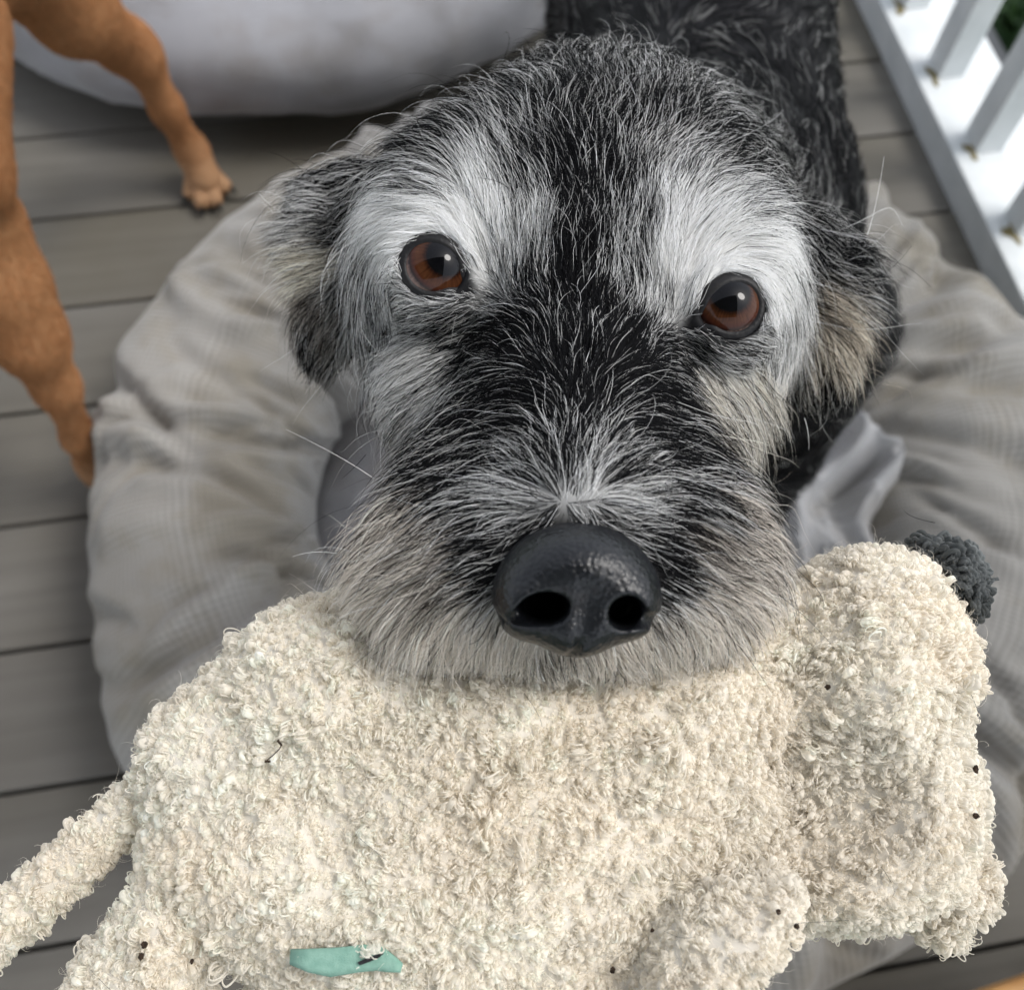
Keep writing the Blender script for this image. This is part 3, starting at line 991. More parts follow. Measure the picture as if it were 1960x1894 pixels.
parts = [head_fur('', 130000, 5.3e-5, 0.84, .11, .62, .04),
         head_fur('', 36000, 4.2e-5, 1.08, .20, .40, .07, lift_add=.08, cn=12),
         head_fur('', 3000, 3.6e-5, 1.45, .45, .0, .16, wmul=1.6, lift_add=.22)]
curves('fur', np.concatenate([p[0] for p in parts]), np.concatenate([p[1] for p in parts]), np.concatenate([p[2] for p in parts]), M_hair, dog)

# coat of the back, chest and legs
n = 52000
pos, nor = sample(BV, BQ, n, lambda c, nn: np.where((nn * (CAM - c)).sum(1) > -0.05, 1.0, 0.2))
ok = (bvh is not None)
wave = np.stack([fbm(pos * 22, 2, q) for q in (5, 15, 25)], 1)
d = nrm(np.tile(bdir, (n, 1)) - 0.5 * ZZ + .8 * wave)
pts = grow(pos, nor, d, .014 * np.exp(rng.normal(0, .25, n)), np.full(n, .28), 6, None, .08, .35, 30, .25)
wv = np.clip(.02 + .10 * np.clip(fbm(pos * 30, 2, 44), 0, 1), 0, 1)
col, isl = hair_cols(n, 6, wv, np.tile(SILVER * .42, (n, 1)), np.tile(BLACK * .9, (n, 1)))
curves('body_fur', pts, radii(n, 6, np.full(n, 1.5e-4)), col, M_hair, dog)

# eyes
def make_eye_mat():
    m, t, b = newmat('eye')
    tc = t.nodes.new('ShaderNodeTexCoord')
    sep = t.nodes.new('ShaderNodeSeparateXYZ')
    t.links.new(tc.outputs['Object'], sep.inputs[0])
    z = node(t, 'ShaderNodeMath', operation='DIVIDE')
    t.links.new(sep.outputs[2], z.inputs[0]); z.inputs[1].default_value = ER
    ac = node(t, 'ShaderNodeMath', operation='ARCCOSINE')
    t.links.new(z.outputs[0], ac.inputs[0])
    an_ = node(t, 'ShaderNodeMath', operation='ARCTAN2')
    t.links.new(sep.outputs[1], an_.inputs[0]); t.links.new(sep.outputs[0], an_.inputs[1])
    cs_ = node(t, 'ShaderNodeMath', operation='COSINE'); sn_ = node(t, 'ShaderNodeMath', operation='SINE')
    t.links.new(an_.outputs[0], cs_.inputs[0]); t.links.new(an_.outputs[0], sn_.inputs[0])
    cb = t.nodes.new('ShaderNodeCombineXYZ')
    for i, q in enumerate((cs_, sn_, ac)):
        t.links.new(q.outputs[0], cb.inputs[i])
    mp = node(t, 'ShaderNodeMapping'); mp.inputs['Scale'].default_value = (7, 7, 1.4)
    t.links.new(cb.outputs[0], mp.inputs[0])
    n = node(t, 'ShaderNodeTexNoise', i_Scale=2.0, i_Detail=4.0)
    t.links.new(mp.outputs[0], n.inputs['Vector'])
    sc = node(t, 'ShaderNodeMath', operation='MULTIPLY'); sc.inputs[1].default_value = 1 / 1.5
    t.links.new(ac.outputs[0], sc.inputs[0])
    na = node(t, 'ShaderNodeMath', operation='MULTIPLY_ADD'); na.inputs[1].default_value = 0.05
    t.links.new(n.outputs['Fac'], na.inputs[0]); t.links.new(sc.outputs[0], na.inputs[2])
    r = ramp(t, na.outputs[0], [(0.0, (0.002, 0.002, 0.003)), (0.27, (0.003, 0.003, 0.004)), (0.33, (0.022, 0.008, 0.004)), (0.38, (0.050, 0.018, 0.008)), (0.47, (0.066, 0.025, 0.011)),
                                (0.535, (0.055, 0.016, 0.008)), (0.60, (0.016, 0.007, 0.006)), (0.66, (0.17, 0.11, 0.095)), (1.0, (0.26, 0.18, 0.155))])
    r2 = ramp(t, n.outputs['Fac'], [(0.3, (0.75, 0.7, 0.7)), (0.7, (1.25, 1.25, 1.2))])
    mx = node(t, 'ShaderNodeMix', data_type='RGBA', blend_type='MULTIPLY'); mx.inputs[0].default_value = 1.0
    t.links.new(r.outputs[0], mx.inputs[6]); t.links.new(r2.outputs[0], mx.inputs[7])
    t.links.new(mx.outputs[2], b.inputs['Base Color'])
    b.inputs['Roughness'].default_value = 0.6
    b.inputs['Specular IOR Level'].default_value = 0.0
    b.inputs['Coat Weight'].default_value = 1.0
    b.inputs['Coat Roughness'].default_value = 0.0
    b.inputs['Coat IOR'].default_value = 1.34
    return m
M_eye = make_eye_mat()
M_lid = mat_noise('eyelid_skin', (0.006, 0.006, 0.007), (0.012, 0.011, 0.011), 300, 0.5, 0.15, 900, spec=0.3)
PUP = {'l': (26, -14), 'r': (-6, -22)}
for s in 'lr':
    c = eyeC[s]
    # gaze: where the pupil sits on the ball
    px = 0.2735 / FPX
    off = RX * PUP[s][0] * px - UP * PUP[s][1] * px
    gz = nrm(off + -FW * math.sqrt(ER ** 2 - float(off @ off)) + (-FW * 0))
    q = Vector(gz).to_track_quat('Z', 'Y')
    bm = bmesh.new()
    bmesh.ops.create_uvsphere(bm, u_segments=64, v_segments=40, radius=ER)
    # corneal bulge
    for v_ in bm.verts:
        a_ = math.acos(max(-1, min(1, v_.co.z / ER)))
        v_.co *= 1 + 0.045 * math.exp(-(a_ / 0.5) ** 2)
    for f_ in bm.faces:
        f_.smooth = True
    me = bpy.data.meshes.new('eye')
    bm.to_mesh(me); bm.free()
    o = bpy.data.objects.new('eye', me)
    COL.objects.link(o)
    me.materials.append(M_eye)
    o.parent = dog
    o.matrix_parent_inverse = (Matrix.Translation(dog.location)).inverted()
    o.location = tuple(c)
    o.rotation_mode = 'QUATERNION'
    o.rotation_quaternion = q
    # lids
    nth = 120
    th_ = np.linspace(-np.pi, np.pi, nth, endpoint=False)
    ap = aperture(th_, s)
    rows = [(-0.02, ER * 1.002), (0.0, ER * 1.04), (0.04, ER * 1.075), (0.12, ER * 1.09), (0.30, ER * 1.10), (0.50, ER * 1.08), (0.80, ER * 1.0)]
    Vv = []
    for (da, rr_) in rows:
        al = ap + da
        dd = np.cos(al)[:, None] * -FW + np.sin(al)[:, None] * (np.cos(th_)[:, None] * RX + np.sin(th_)[:, None] * UP)
        Vv.append(c + dd * rr_)
    Vv = np.array(Vv)
    Fq = []
    for i in range(len(rows) - 1):
        for j in range(nth):
            Fq.append((i * nth + j, i * nth + (j + 1) % nth, (i + 1) * nth + (j + 1) % nth, (i + 1) * nth + j))
    mesh('eyelid', Vv.reshape(-1, 3), Fq, M_lid, dog)

# nose leather
g = Grid(NOSE_C - .028, NOSE_C + .028, 0.00045)
def NL(x, y, z): return NOSE_C + RX * x + UP * y - FW * z
g.add(g.ell(NL(0, .0015, -.006), (.0165, .0128, .0118), CAX))
for sx_ in (-1, 1):
    g.add(g.ell(NL(.0100 * sx_, -.0022, -.0025), (.0074, .0082, .0085), CAX), .004)
g.add(g.ell(NL(0, -.0075, -.002), (.0078, .0062, .0080), CAX), .004)
g.add(g.ell(NL(0.0005, .005, -.002), (.011, .006, .008), CAX), .004)
aL = ax_rot(CAX, 2, 8); aR = ax_rot(CAX, 2, 28)
g.sub(g.ell(NL(-.0072, -.0030, .004), (.0054, .0034, .0175), aL), .0012)
g.sub(g.ell(NL(.0096, -.0038, .004), (.0037, .0035, .0175), aR), .0012)
g.sub(g.cone(NL(-.0100, -.0042, .005), NL(-.0168, -.0052, -.003), .0021, .0015), .0012)
g.sub(g.cone(NL(.0125, -.0052, .004), NL(.0172, -.0062, -.003), .0020, .0014), .0012)
g.sub(g.cone(NL(.0006, -.0096, .0056), NL(-.0018, -.0138, .0005), .0009, .0011), .0006)
g.sub(g.cone(NL(.0012, .001, .0085), NL(.0006, -.0096, .0066), .0022, .0017), .002)
NV, NQ = g.polygonise()
NV = smooth_mesh(NV, NQ, 2)
del g
def make_nose_mat():
    m, t, b = newmat('nose_leather')
    tc = t.nodes.new('ShaderNodeTexCoord')
    vo = node(t, 'ShaderNodeTexVoronoi', feature='SMOOTH_F1', i_Scale=1000.0)
    t.links.new(tc.outputs['Object'], vo.inputs['Vector'])
    n = node(t, 'ShaderNodeTexNoise', i_Scale=140.0, i_Detail=5.0)
    t.links.new(tc.outputs['Object'], n.inputs['Vector'])
    r = ramp(t, n.outputs['Fac'], [(0.3, (0.003, 0.0035, 0.005)), (0.6, (0.007, 0.008, 0.010)), (0.75, (0.018, 0.017, 0.018))])
    t.links.new(r.outputs[0], b.inputs['Base Color'])
    rr_ = node(t, 'ShaderNodeMapRange'); rr_.inputs[3].default_value = 0.22; rr_.inputs[4].default_value = 0.52
    t.links.new(n.outputs['Fac'], rr_.inputs[0])
    t.links.new(rr_.outputs[0], b.inputs['Roughness'])
    b.inputs['Specular IOR Level'].default_value = 0.42
    bp = node(t, 'ShaderNodeBump', i_Strength=0.6, i_Distance=0.0004)
    bp.invert = True
    t.links.new(vo.outputs['Distance'], bp.inputs['Height'])
    t.links.new(bp.outputs[0], b.inputs['Normal'])
    return m
M_nose = make_nose_mat()
mesh('nose', NV, NQ, M_nose, dog)

# long single hairs: whiskers and stray ear hairs
wh = [((715, 915, .262), (650, 870, .268), (548, 822, .272), 1), ((700, 870, .262), (680, 895, .262), (655, 915, .262), 0), ((650, 1060, .25), (600, 1050, .25), (560, 1065, .25), 1),
      ((780, 1180, .226), (720, 1240, .224), (655, 1290, .222), 0), ((1480, 1130, .235), (1550, 1180, .228), (1600, 1245, .226), 0), ((1410, 1230, .232), (1450, 1280, .228), (1480, 1330, .224), 0),
      ((1650, 500, .31), (1720, 480, .305), (1782, 550, .30), 0), ((1640, 540, .31), (1700, 535, .305), (1745, 470, .30), 0), ((1660, 450, .31), (1680, 390, .31), (1692, 300, .31), 1),
      ((600, 350, .32), (560, 300, .31), (515, 292, .31), 0), ((590, 430, .32), (540, 420, .31), (495, 370, .31), 1), 
      ((1790, 1000, .245), (1735, 990, .247), (1730, 975, .25), 0), ((1540, 800, .29), (1550, 830, .29), (1548, 860, .29), 1), ((1500, 500, .27), (1540, 545, .265), (1590, 548, .262), 1)]
pts, rad, col = [], [], []
for a_, b_, c_, wl in wh:
    a_, b_, c_ = P(*a_), P(*b_), P(*c_)
    s = np.linspace(0, 1, 10)[:, None]
    pts.append((1 - s) ** 2 * a_ + 2 * s * (1 - s) * b_ + s * s * c_)
    rad.append(np.linspace(8e-5, 3e-5, 10))
    col.append(np.tile(SILVER if wl else BLACK, (10, 1)))
curves('whiskers', np.array(pts), np.array(rad), np.array(col), M_hair, dog)

# ------------------------------------------------------------------ plush toy
toy = empty('plush_toy', P(1000, 1500, 0.262))
tag(toy, 'worn cream fleece plush animal held in the dog\'s mouth', 'plush toy')
TO = P(1000, 1500, 0.262)
TX, TY, TN = RX, nrm(UP + FW * 0.06), None
TN = np.cross(TX, TY)
def tl(u, v):
    r = ray(u, v)
    q = CAM + r * (((TO - CAM) @ TN) / (r @ TN)) - TO
    return (float(q @ TX), float(q @ TY))
h = 0.0011
gx = np.arange(-.150, .140, h)
gy = np.arange(-.082, .068, h)
gz_ = np.arange(-.036, .048, h)
GX, GY = np.meshgrid(gx, gy, indexing='ij')
def poly_d(px_):
    Pn = np.array([tl(*p) for p in px_])
    # chaikin smoothing
    for _ in range(2):
        nx_ = np.roll(Pn, -1, 0)
        Pn = np.stack([.75 * Pn + .25 * nx_, .25 * Pn + .75 * nx_], 1).reshape(-1, 2)
    d = np.full(GX.shape, 1e9)
    ins = np.zeros(GX.shape, bool)
    for i in range(len(Pn)):
        a_, b_ = Pn[i], Pn[(i + 1) % len(Pn)]
        e = b_ - a_
        t = np.clip(((GX - a_[0]) * e[0] + (GY - a_[1]) * e[1]) / (e @ e), 0, 1)
        d = np.minimum(d, (GX - a_[0] - t * e[0]) ** 2 + (GY - a_[1] - t * e[1]) ** 2)
        cond = ((a_[1] > GY) != (b_[1] > GY)) & (GX < e[0] * (GY - a_[1]) / (e[1] + 1e-12) + a_[0])
        ins ^= cond
    return np.where(ins, 1, -1) * np.sqrt(d)
def puff(d2, Hm, Rr, zo):
    q = np.maximum(Rr - d2, 0)[:, :, None]
    zz_ = (gz_[None, None, :] - (zo[:, :, None] if isinstance(zo, np.ndarray) else zo)) * (Rr / Hm)
    return (np.sqrt(q * q + zz_ * zz_) - Rr) * min(1.0, Hm / Rr)
shr = 0.0020
torso = [(640, 1125), (552, 1142), (476, 1190), (412, 1258), (332, 1330), (266, 1376), (264, 1480), (270, 1560), (258, 1650), (330, 1800), (440, 1845), (520, 1930), (900, 2040), (1250, 1980), (1350, 1880), (1440, 1780), (1490, 1650), (1515, 1470), (1500, 1280), (1480, 1160), (1300, 1140), (1000, 1140), (800, 1130)]
thead = [(1495, 1290), (1485, 1180), (1525, 1100), (1580, 1055), (1650, 1030), (1730, 1040), (1790, 1080), (1830, 1150), (1865, 1210), (1874, 1300), (1838, 1400), (1870, 1460), (1884, 1560), (1874, 1620), (1850, 1720), (1760, 1770), (1650, 1788), (1560, 1775), (1480, 1745), (1465, 1650), (1505, 1470)]
tear = [(1750, 1640), (1870, 1612), (1918, 1660), (1934, 1735), (1915, 1780), (1880, 1760), (1868, 1835), (1800, 1835), (1755, 1800), (1735, 1740)]
tleg = [(310, 1620), (232, 1722), (168, 1800), (132, 1870), (115, 1960), (300, 1990), (425, 1920), (432, 1850), (470, 1760), (420, 1640)]
tarm = [(1215, 1690), (1300, 1625), (1420, 1595), (1480, 1600), (1497, 1660), (1470, 1750), (1390, 1838), (1330, 1905), (1200, 1990), (1050, 2000), (1110, 1850), (1175, 1760)]
ttuft = [(1735, 1050), (1765, 1032), (1820, 1040), (1872, 1060), (1900, 1110), (1890, 1175), (1850, 1200), (1822, 1205), (1790, 1130)]
d_t, d_h, d_e, d_l, d_a, d_f = [poly_d(p) - shr for p in (torso, thead, tear, tleg, tarm, ttuft)]
Gd = Grid((0, 0, 0), (h * (len(gx) - 1), h * (len(gy) - 1), h * (len(gz_) - 1)), h)
Gd.f = np.full((len(gx), len(gy), len(gz_)), 1.0, np.float32)
lump = 0.0030 * fbm(np.stack([GX * 38, GY * 38, 0 * GX], -1), 3, 4)
Gd.add(puff(d_t, .027, .046, lump).astype(np.float32))
Gd.add(puff(d_h, .025, .040, .001 + lump * 1.2).astype(np.float32), .015)
Gd.add(puff(d_l, .015, .018, .006 + lump).astype(np.float32), .003)
Gd.add(puff(d_a, .016, .022, .024 + lump).astype(np.float32), .0025)
Gd.add(puff(d_e, .008, .012, -.004 + lump).astype(np.float32), .003)
a_, b_ = np.array(tl(300, 1508)), np.array(tl(-60, 1826))
e = b_ - a_
tt = np.clip(((GX - a_[0]) * e[0] + (GY - a_[1]) * e[1]) / (e @ e), 0, 1)
dl = np.sqrt((GX - a_[0] - tt * e[0]) ** 2 + (GY - a_[1] - tt * e[1]) ** 2)
Gd.add((np.sqrt(dl[:, :, None] ** 2 + (gz_[None, None, :] + .002) ** 2) - .0062).astype(np.float32), .003)
# creases: where the arm bends against the belly, at the neck seam
def crease(pa, pb, z, r, k=.004):
    a_, b_ = tl(*pa), tl(*pb)
    o = np.array([gx[0], gy[0], gz_[0]])
    Gd.sub(Gd.cone(np.array([a_[0], a_[1], z]) - o, np.array([b_[0], b_[1], z - .001]) - o, r, r), k)
crease((1222, 1640), (1165, 1830), .0300, .0050)
crease((1240, 1640), (1480, 1592), .0245, .0020)
TVl, TQ = Gd.polygonise()
TVl = TVl + np.array([gx[0], gy[0], gz_[0]])
del Gd
TVl = smooth_mesh(TVl, TQ, 2)
def tw(l): return TO + l[..., 0:1] * TX + l[..., 1:2] * TY + l[..., 2:3] * TN
TV = tw(TVl)
FLEECE = np.array([0.91, 0.86, 0.765])
FLEECE2 = np.array([0.87, 0.785, 0.665])
def fleece_col(p):
    f_ = np.clip(.5 + .7 * fbm(p * 45, 3, 12), 0, 1)[:, None]
    g_ = np.clip(.5 + .8 * fbm(p * 20, 2, 19), 0, 1)[:, None]
    return (FLEECE * (1 - .45 * f_) + FLEECE2 * .45 * f_) * (1.04 - .10 * g_)
M_fleece_b = mat_attr('fleece_backing', 0.95, 0.1, 0.3)
M_fleece = mat_hair('fleece_yarn', 0.8, 0.05, 0.45)
def pile(name, V, Q, nt, colf, parent, per=4, size=.0019, rad=.00042, mat=None, spread=.24, tight=.42, sink=.0006, cores=0, core_rad=.0006, even=None):
    c, nn = sample(V, Q, nt, lambda p, q: np.where((q * (CAM - p)).sum(1) > -.01, 1.0, .25))
    if even:
        key = np.floor(c / even).astype(np.int64)
        _, first = np.unique(key[:, 0] * 4000003 + key[:, 1] * 2003 + key[:, 2], return_index=True)
        c, nn = c[first], nn[first]
        nt = len(c)
    a1 = nrm(np.cross(nn, nrm(np.stack([fbm(c * 90, 2, s_) for s_ in (1, 2, 3)], 1) + rng.normal(0, .28, (nt, 3)))))
    a2 = np.cross(nn, a1)
    k = 9
    s = np.linspace(0, 1, k)
    P_, R__, C_ = [], [], []
    cc = colf(c) * np.exp(rng.normal(0, .03, (nt, 1)))
    sz = size * np.exp(rng.normal(0, .25, (nt, 1))) * (1 + .14 * fbm(c * 55, 2, 61)[:, None])
    turn0 = (4.0 + 2.2 * rng.random((nt, 1))) * np.where(rng.random((nt, 1)) < .8, 1, -1)
    ph00 = rng.normal(-.3, .4, (nt, 1))
    cr0 = sz * (tight + .20 * rng.random((nt, 1)))
    for j in range(per):
        core = j < cores
        sp_ = spread * (.5 if core else 1.0)
        o1 = rng.normal(0, sp_, (nt, 1)) * sz
        o2 = rng.normal(0, sp_, (nt, 1)) * sz
        turn = turn0 * (1 + rng.normal(0, .12, (nt, 1)))
        ph0 = ph00 + rng.normal(0, .25, (nt, 1))
        cr_ = cr0 * np.exp(rng.normal(0, .15, (nt, 1))) * (.9 if core else 1.08)
        an_ = ph0 + turn * s[None]
        # a curl rising from the backing and rolling over
        cr_ = cr_ * (1 - .45 * s[None])
        x = cr_ * (np.cos(ph0) - np.cos(an_)) * .9
        zz_ = cr_ * (np.sin(an_) - np.sin(ph0)) + sz * .75 * np.minimum(s * 2.2, 1)[None]
        y = rng.normal(0, .25, (nt, 1)) * sz * s[None]
        pts = (c + a1 * o1 + a2 * o2 - nn * sink)[:, None, :] + x[..., None] * a1[:, None] + y[..., None] * a2[:, None] + zz_[..., None] * nn[:, None]
        P_.append(pts)
        R__.append(np.tile(np.interp(s, [0, .5, 1], [1, 1, .55]) * (core_rad if core else rad), (nt, 1)) * np.exp(rng.normal(0, .2, (nt, 1))))
        C_.append(np.repeat((cc * np.exp(rng.normal(0, .03, (nt, 1))))[:, None], k, 1))
    o = curves(name, np.concatenate(P_), np.concatenate(R__), np.clip(np.concatenate(C_), 0, .93), mat or M_fleece, parent)
    o['kind'] = 'stuff'
    return o
# each sewn piece of the toy is its own part with its own pile
ii = np.clip(((TVl - np.array([gx[0], gy[0], gz_[0]])) / h).round().astype(int), 0, np.array([len(gx), len(gy), len(gz_)]) - 1)
def at2(d2, Hm, Rr, zo):
    q_ = np.maximum(Rr - d2[ii[:, 0], ii[:, 1]], 0)
    z_ = (TVl[:, 2] - zo - lump[ii[:, 0], ii[:, 1]]) * (Rr / Hm)
    return (np.sqrt(q_ * q_ + z_ * z_) - Rr) * min(1.0, Hm / Rr)
score = np.stack([at2(d_t, .027, .046, 0), at2(d_h, .025, .040, .001), at2(d_l, .015, .018, .006), at2(d_a, .016, .022, .024), at2(d_e, .008, .012, -.004),
                  np.sqrt(dl[ii[:, 0], ii[:, 1]] ** 2 + (TVl[:, 2] + .002) ** 2) - .0062], 1)
comp = score.argmin(1)
vis_w = lambda p, q: np.where((q * (CAM - p)).sum(1) > -.01, 1.0, .25)
fa = np.cross(TV[TQ[:, 2]] - TV[TQ[:, 0]], TV[TQ[:, 3]] - TV[TQ[:, 1]])
fw_ = np.linalg.norm(fa, axis=1) * vis_w(TV[TQ].mean(1), nrm(fa))
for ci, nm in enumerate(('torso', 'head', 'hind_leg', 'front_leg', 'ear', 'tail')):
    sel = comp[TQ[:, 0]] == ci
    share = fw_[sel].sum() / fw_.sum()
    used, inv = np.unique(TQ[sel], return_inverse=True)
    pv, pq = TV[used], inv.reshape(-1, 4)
    part = mesh(nm, pv, pq, M_fleece_b, toy, cols=fleece_col(pv) * .78)  # backing painted darker than the pile, as shade in the crevices between tufts
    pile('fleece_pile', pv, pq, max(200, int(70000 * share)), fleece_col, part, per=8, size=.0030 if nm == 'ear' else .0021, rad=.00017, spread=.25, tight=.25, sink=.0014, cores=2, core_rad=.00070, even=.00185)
    n = max(60, int(26000 * share))
    pos, nor = sample(pv, pq, n, vis_w)
    d = nrm(rng.normal(size=(n, 3)))
    pts = grow(pos, nor, d, .0040 * np.exp(rng.normal(0, .35, n)), np.full(n, .9), 6, None, .18, 0, 20, .5)
    fz = curves('fleece_fuzz', pts, radii(n, 6, np.full(n, 3.2e-5)), np.repeat((fleece_col(pos) * 1.03)[:, None], 6, 1), M_fleece, part)
    fz['kind'] = 'stuff'

# dark grey tuft on the toy's head
g = Grid((0, 0, 0), (h * (len(gx) - 1), h * (len(gy) - 1), h * (len(gz_) - 1)), h)
g.f = puff(d_f, .009, .011, -.004 + lump).astype(np.float32)
UV_, UQ = g.polygonise()
del g
UVw = tw(UV_ + np.array([gx[0], gy[0], gz_[0]]))
GREY = np.array([0.17, 0.18, 0.18])
tuft = mesh('tuft', UVw, UQ, M_fleece_b, toy, cols=np.tile(GREY * .6, (len(UVw), 1)))
pile('tuft_pile', UVw, UQ, 1100, lambda p: GREY * np.exp(.5 * fbm(p * 200, 2, 3))[:, None], tuft, per=4, size=.0024, rad=.00055, tight=.26)

tb = BVHTree.FromPolygons(TV.tolist(), TQ.tolist())
def on_toy(u, v, lift=.0):
    loc, nn, _, _ = tb.ray_cast(Vector(CAM), Vector(ray(u, v)))
    if loc is None:
        loc, nn, _, _ = tb.find_nearest(Vector(P(u, v, .25)))
    return np.array(loc) + np.array(nn) * lift, np.array(nn)

# mint green fabric tag sewn into the belly
M_mint = mat_noise('mint_tag_fabric', (0.17, 0.32, 0.255), (0.24, 0.40, 0.325), 500, 0.85, 0.2, 2500)
M_ink = mat_noise('tag_ink', (0.01, 0.01, 0.012), (0.02, 0.02, 0.022), 500, 0.8)
top = [(560, 1808), (600, 1804), (650, 1803), (700, 1801), (735, 1806), (760, 1822), (774, 1832)]
bot = [(563, 1826), (600, 1838), (640, 1848), (690, 1843), (725, 1840), (750, 1840), (772, 1838)]
Vt = []
for i in range(7):
    for j in range(5):
        f_ = j / 4
        u_, v_ = top[i][0] * (1 - f_) + bot[i][0] * f_, top[i][1] * (1 - f_) + bot[i][1] * f_
        p_, n_ = on_toy(u_, v_)
        Vt.append(p_ - FW * (.0024 + .0026 * f_ + .0008 * math.sin(i * 1.3)))
Vt = np.array(Vt)
Vb = Vt + FW * .0005
Fq = []
for i in range(6):
    for j in range(4):
        a_ = i * 5 + j
        Fq += [(a_, a_ + 1, a_ + 6, a_ + 5), (35 + a_, 35 + a_ + 5, 35 + a_ + 6, 35 + a_ + 1)]
rim = [i * 5 for i in range(7)] + [30 + j for j in range(1, 5)] + [i * 5 + 4 for i in range(5, -1, -1)] + [j for j in range(3, 0, -1)]
for i in range(len(rim)):
    a_, b_ = rim[i], rim[(i + 1) % len(rim)]
    Fq.append((a_, b_, 35 + b_, 35 + a_))
tagp = mesh('fabric_tag', np.concatenate([Vt, Vb]), Fq, M_mint, toy)
mk = [(690, 1825), (705, 1819), (722, 1814), (735, 1812), (728, 1819), (712, 1825), (696, 1830)]
pm = []
Tg = Vt.reshape(7, 5, 3)
um = [(top[q][0] + bot[q][0]) / 2 for q in range(7)]
for (u_, v_) in mk:
    fi = float(np.interp(u_, um, range(7)))
    i0 = min(int(fi), 5)
    fr_ = fi - i0
    vt_, vb_ = [(1 - fr_) * e_[i0][1] + fr_ * e_[i0 + 1][1] for e_ in (top, bot)]
    fj = min(max((v_ - vt_) / (vb_ - vt_), 0), .999) * 4
    j0 = int(fj)
    gj = fj - j0
    p_ = (Tg[i0, j0] * (1 - fr_) + Tg[i0 + 1, j0] * fr_) * (1 - gj) + (Tg[i0, j0 + 1] * (1 - fr_) + Tg[i0 + 1, j0 + 1] * fr_) * gj
    pm.append(p_ - FW * .0007)
mesh('printed_mark', pm, [tuple(range(len(pm)))], M_ink, tagp, smooth=False)

# specks of dirt and a twig caught in the fleece
M_speck = mat_noise('dirt_speck', (0.012, 0.008, 0.005), (0.05, 0.03, 0.018), 900, 0.9)
specks = [((1588, 1310), 'dark dirt speck on the upper cheek of the plush toy', 1.0), ((1848, 1476), 'dark dirt speck on the far edge of the toy face, upper of two', 1.2),
          ((1848, 1557), 'dark dirt speck on the far edge of the toy face, lower of two', 1.1), ((1490, 1752), 'tiny dirt speck under the toy chin, nearer the arm', .8),
          ((1508, 1761), 'tiny dirt speck under the toy chin, further from the arm', .9), ((1263, 1785), 'dirt speck high on the toy front leg', .8),
          ((1167, 1840), 'dark dirt speck low on the toy front leg', 1.1), ((289, 1805), 'dark oval dirt speck on the toy hind leg, upper of two', 1.2), ((283, 1822), 'dark oval dirt speck on the toy hind leg, lower of two', 1.1),
          ((362, 1826), 'small lone dirt speck near the toy hind leg notch', .8)]
for (uv_, lb, sz) in specks:
    p_, n_ = on_toy(*uv_, lift=.0026)
    bm = bmesh.new()
    bmesh.ops.create_icosphere(bm, subdivisions=2, radius=.00062 * sz)
    for v_ in bm.verts:
        v_.co *= 1 + random.uniform(-.3, .3)
        v_.co.x *= 1.3
    me = bpy.data.meshes.new('dirt_speck')
    bm.to_mesh(me); bm.free()
    me.materials.append(M_speck)
    o = bpy.data.objects.new('dirt_speck', me)
    COL.objects.link(o)
    o.location = tuple(p_)
    o.rotation_euler = (random.random() * 3, random.random() * 3, random.random() * 3)
    tag(o, lb, 'speck', 'dirt specks caught in the fleece')
tw_px = [(540, 1412), (548, 1420), (543, 1428), (530, 1440), (519, 1448), (527, 1450)]
tp = np.array([on_toy(*q_, lift=.0026)[0] for q_ in tw_px])
bm = bmesh.new()
for i in range(len(tp) - 1):
    a_, b_ = Vector(tp[i]), Vector(tp[i + 1])
    dr = b_ - a_
    mt = Matrix.Translation((a_ + b_) / 2) @ dr.to_track_quat('Z', 'Y').to_matrix().to_4x4()
    bmesh.ops.create_cone(bm, cap_ends=True, segments=7, radius1=.00034 if i in (0, 4) else .00013, radius2=.00024 if i in (0, 4) else .00012, depth=dr.length * 1.15, matrix=mt)
me = bpy.data.meshes.new('twig')
bm.to_mesh(me); bm.free()
tag(link('twig', me, M_speck), 'tiny curled brown twig caught in the fleece of the toy back', 'twig')
# loose dog hairs lying on the fleece are part of the pile
sh = [((190, 1860), (230, 1890)), ((1680, 1500), (1740, 1480)), ((1690, 1660), (1700, 1700)), ((1290, 1790), (1340, 1800)), ((1500, 1760), (1620, 1740)), ((1000, 1330), (1030, 1390)), ((1250, 1520), (1300, 1535)), ((1840, 1320), (1850, 1380)), ((1420, 1650), (1410, 1690)), ((700, 1600), (750, 1650))]
pts = []
for a_, b_ in sh:
    p0, _ = on_toy(*a_, lift=.003); p1, _ = on_toy(*b_, lift=.003)
    s = np.linspace(0, 1, 8)[:, None]
    pts.append(p0 * (1 - s) + p1 * s + (RX * random.uniform(-.001, .001) + UP * random.uniform(-.001, .001) - FW * .001) * np.sin(np.pi * s))
hs_ = curves('loose_hairs', np.array(pts), np.full((len(pts), 8), 4e-5), np.full((len(pts), 8, 3), .03), M_hair, toy)
hs_['kind'] = 'stuff'

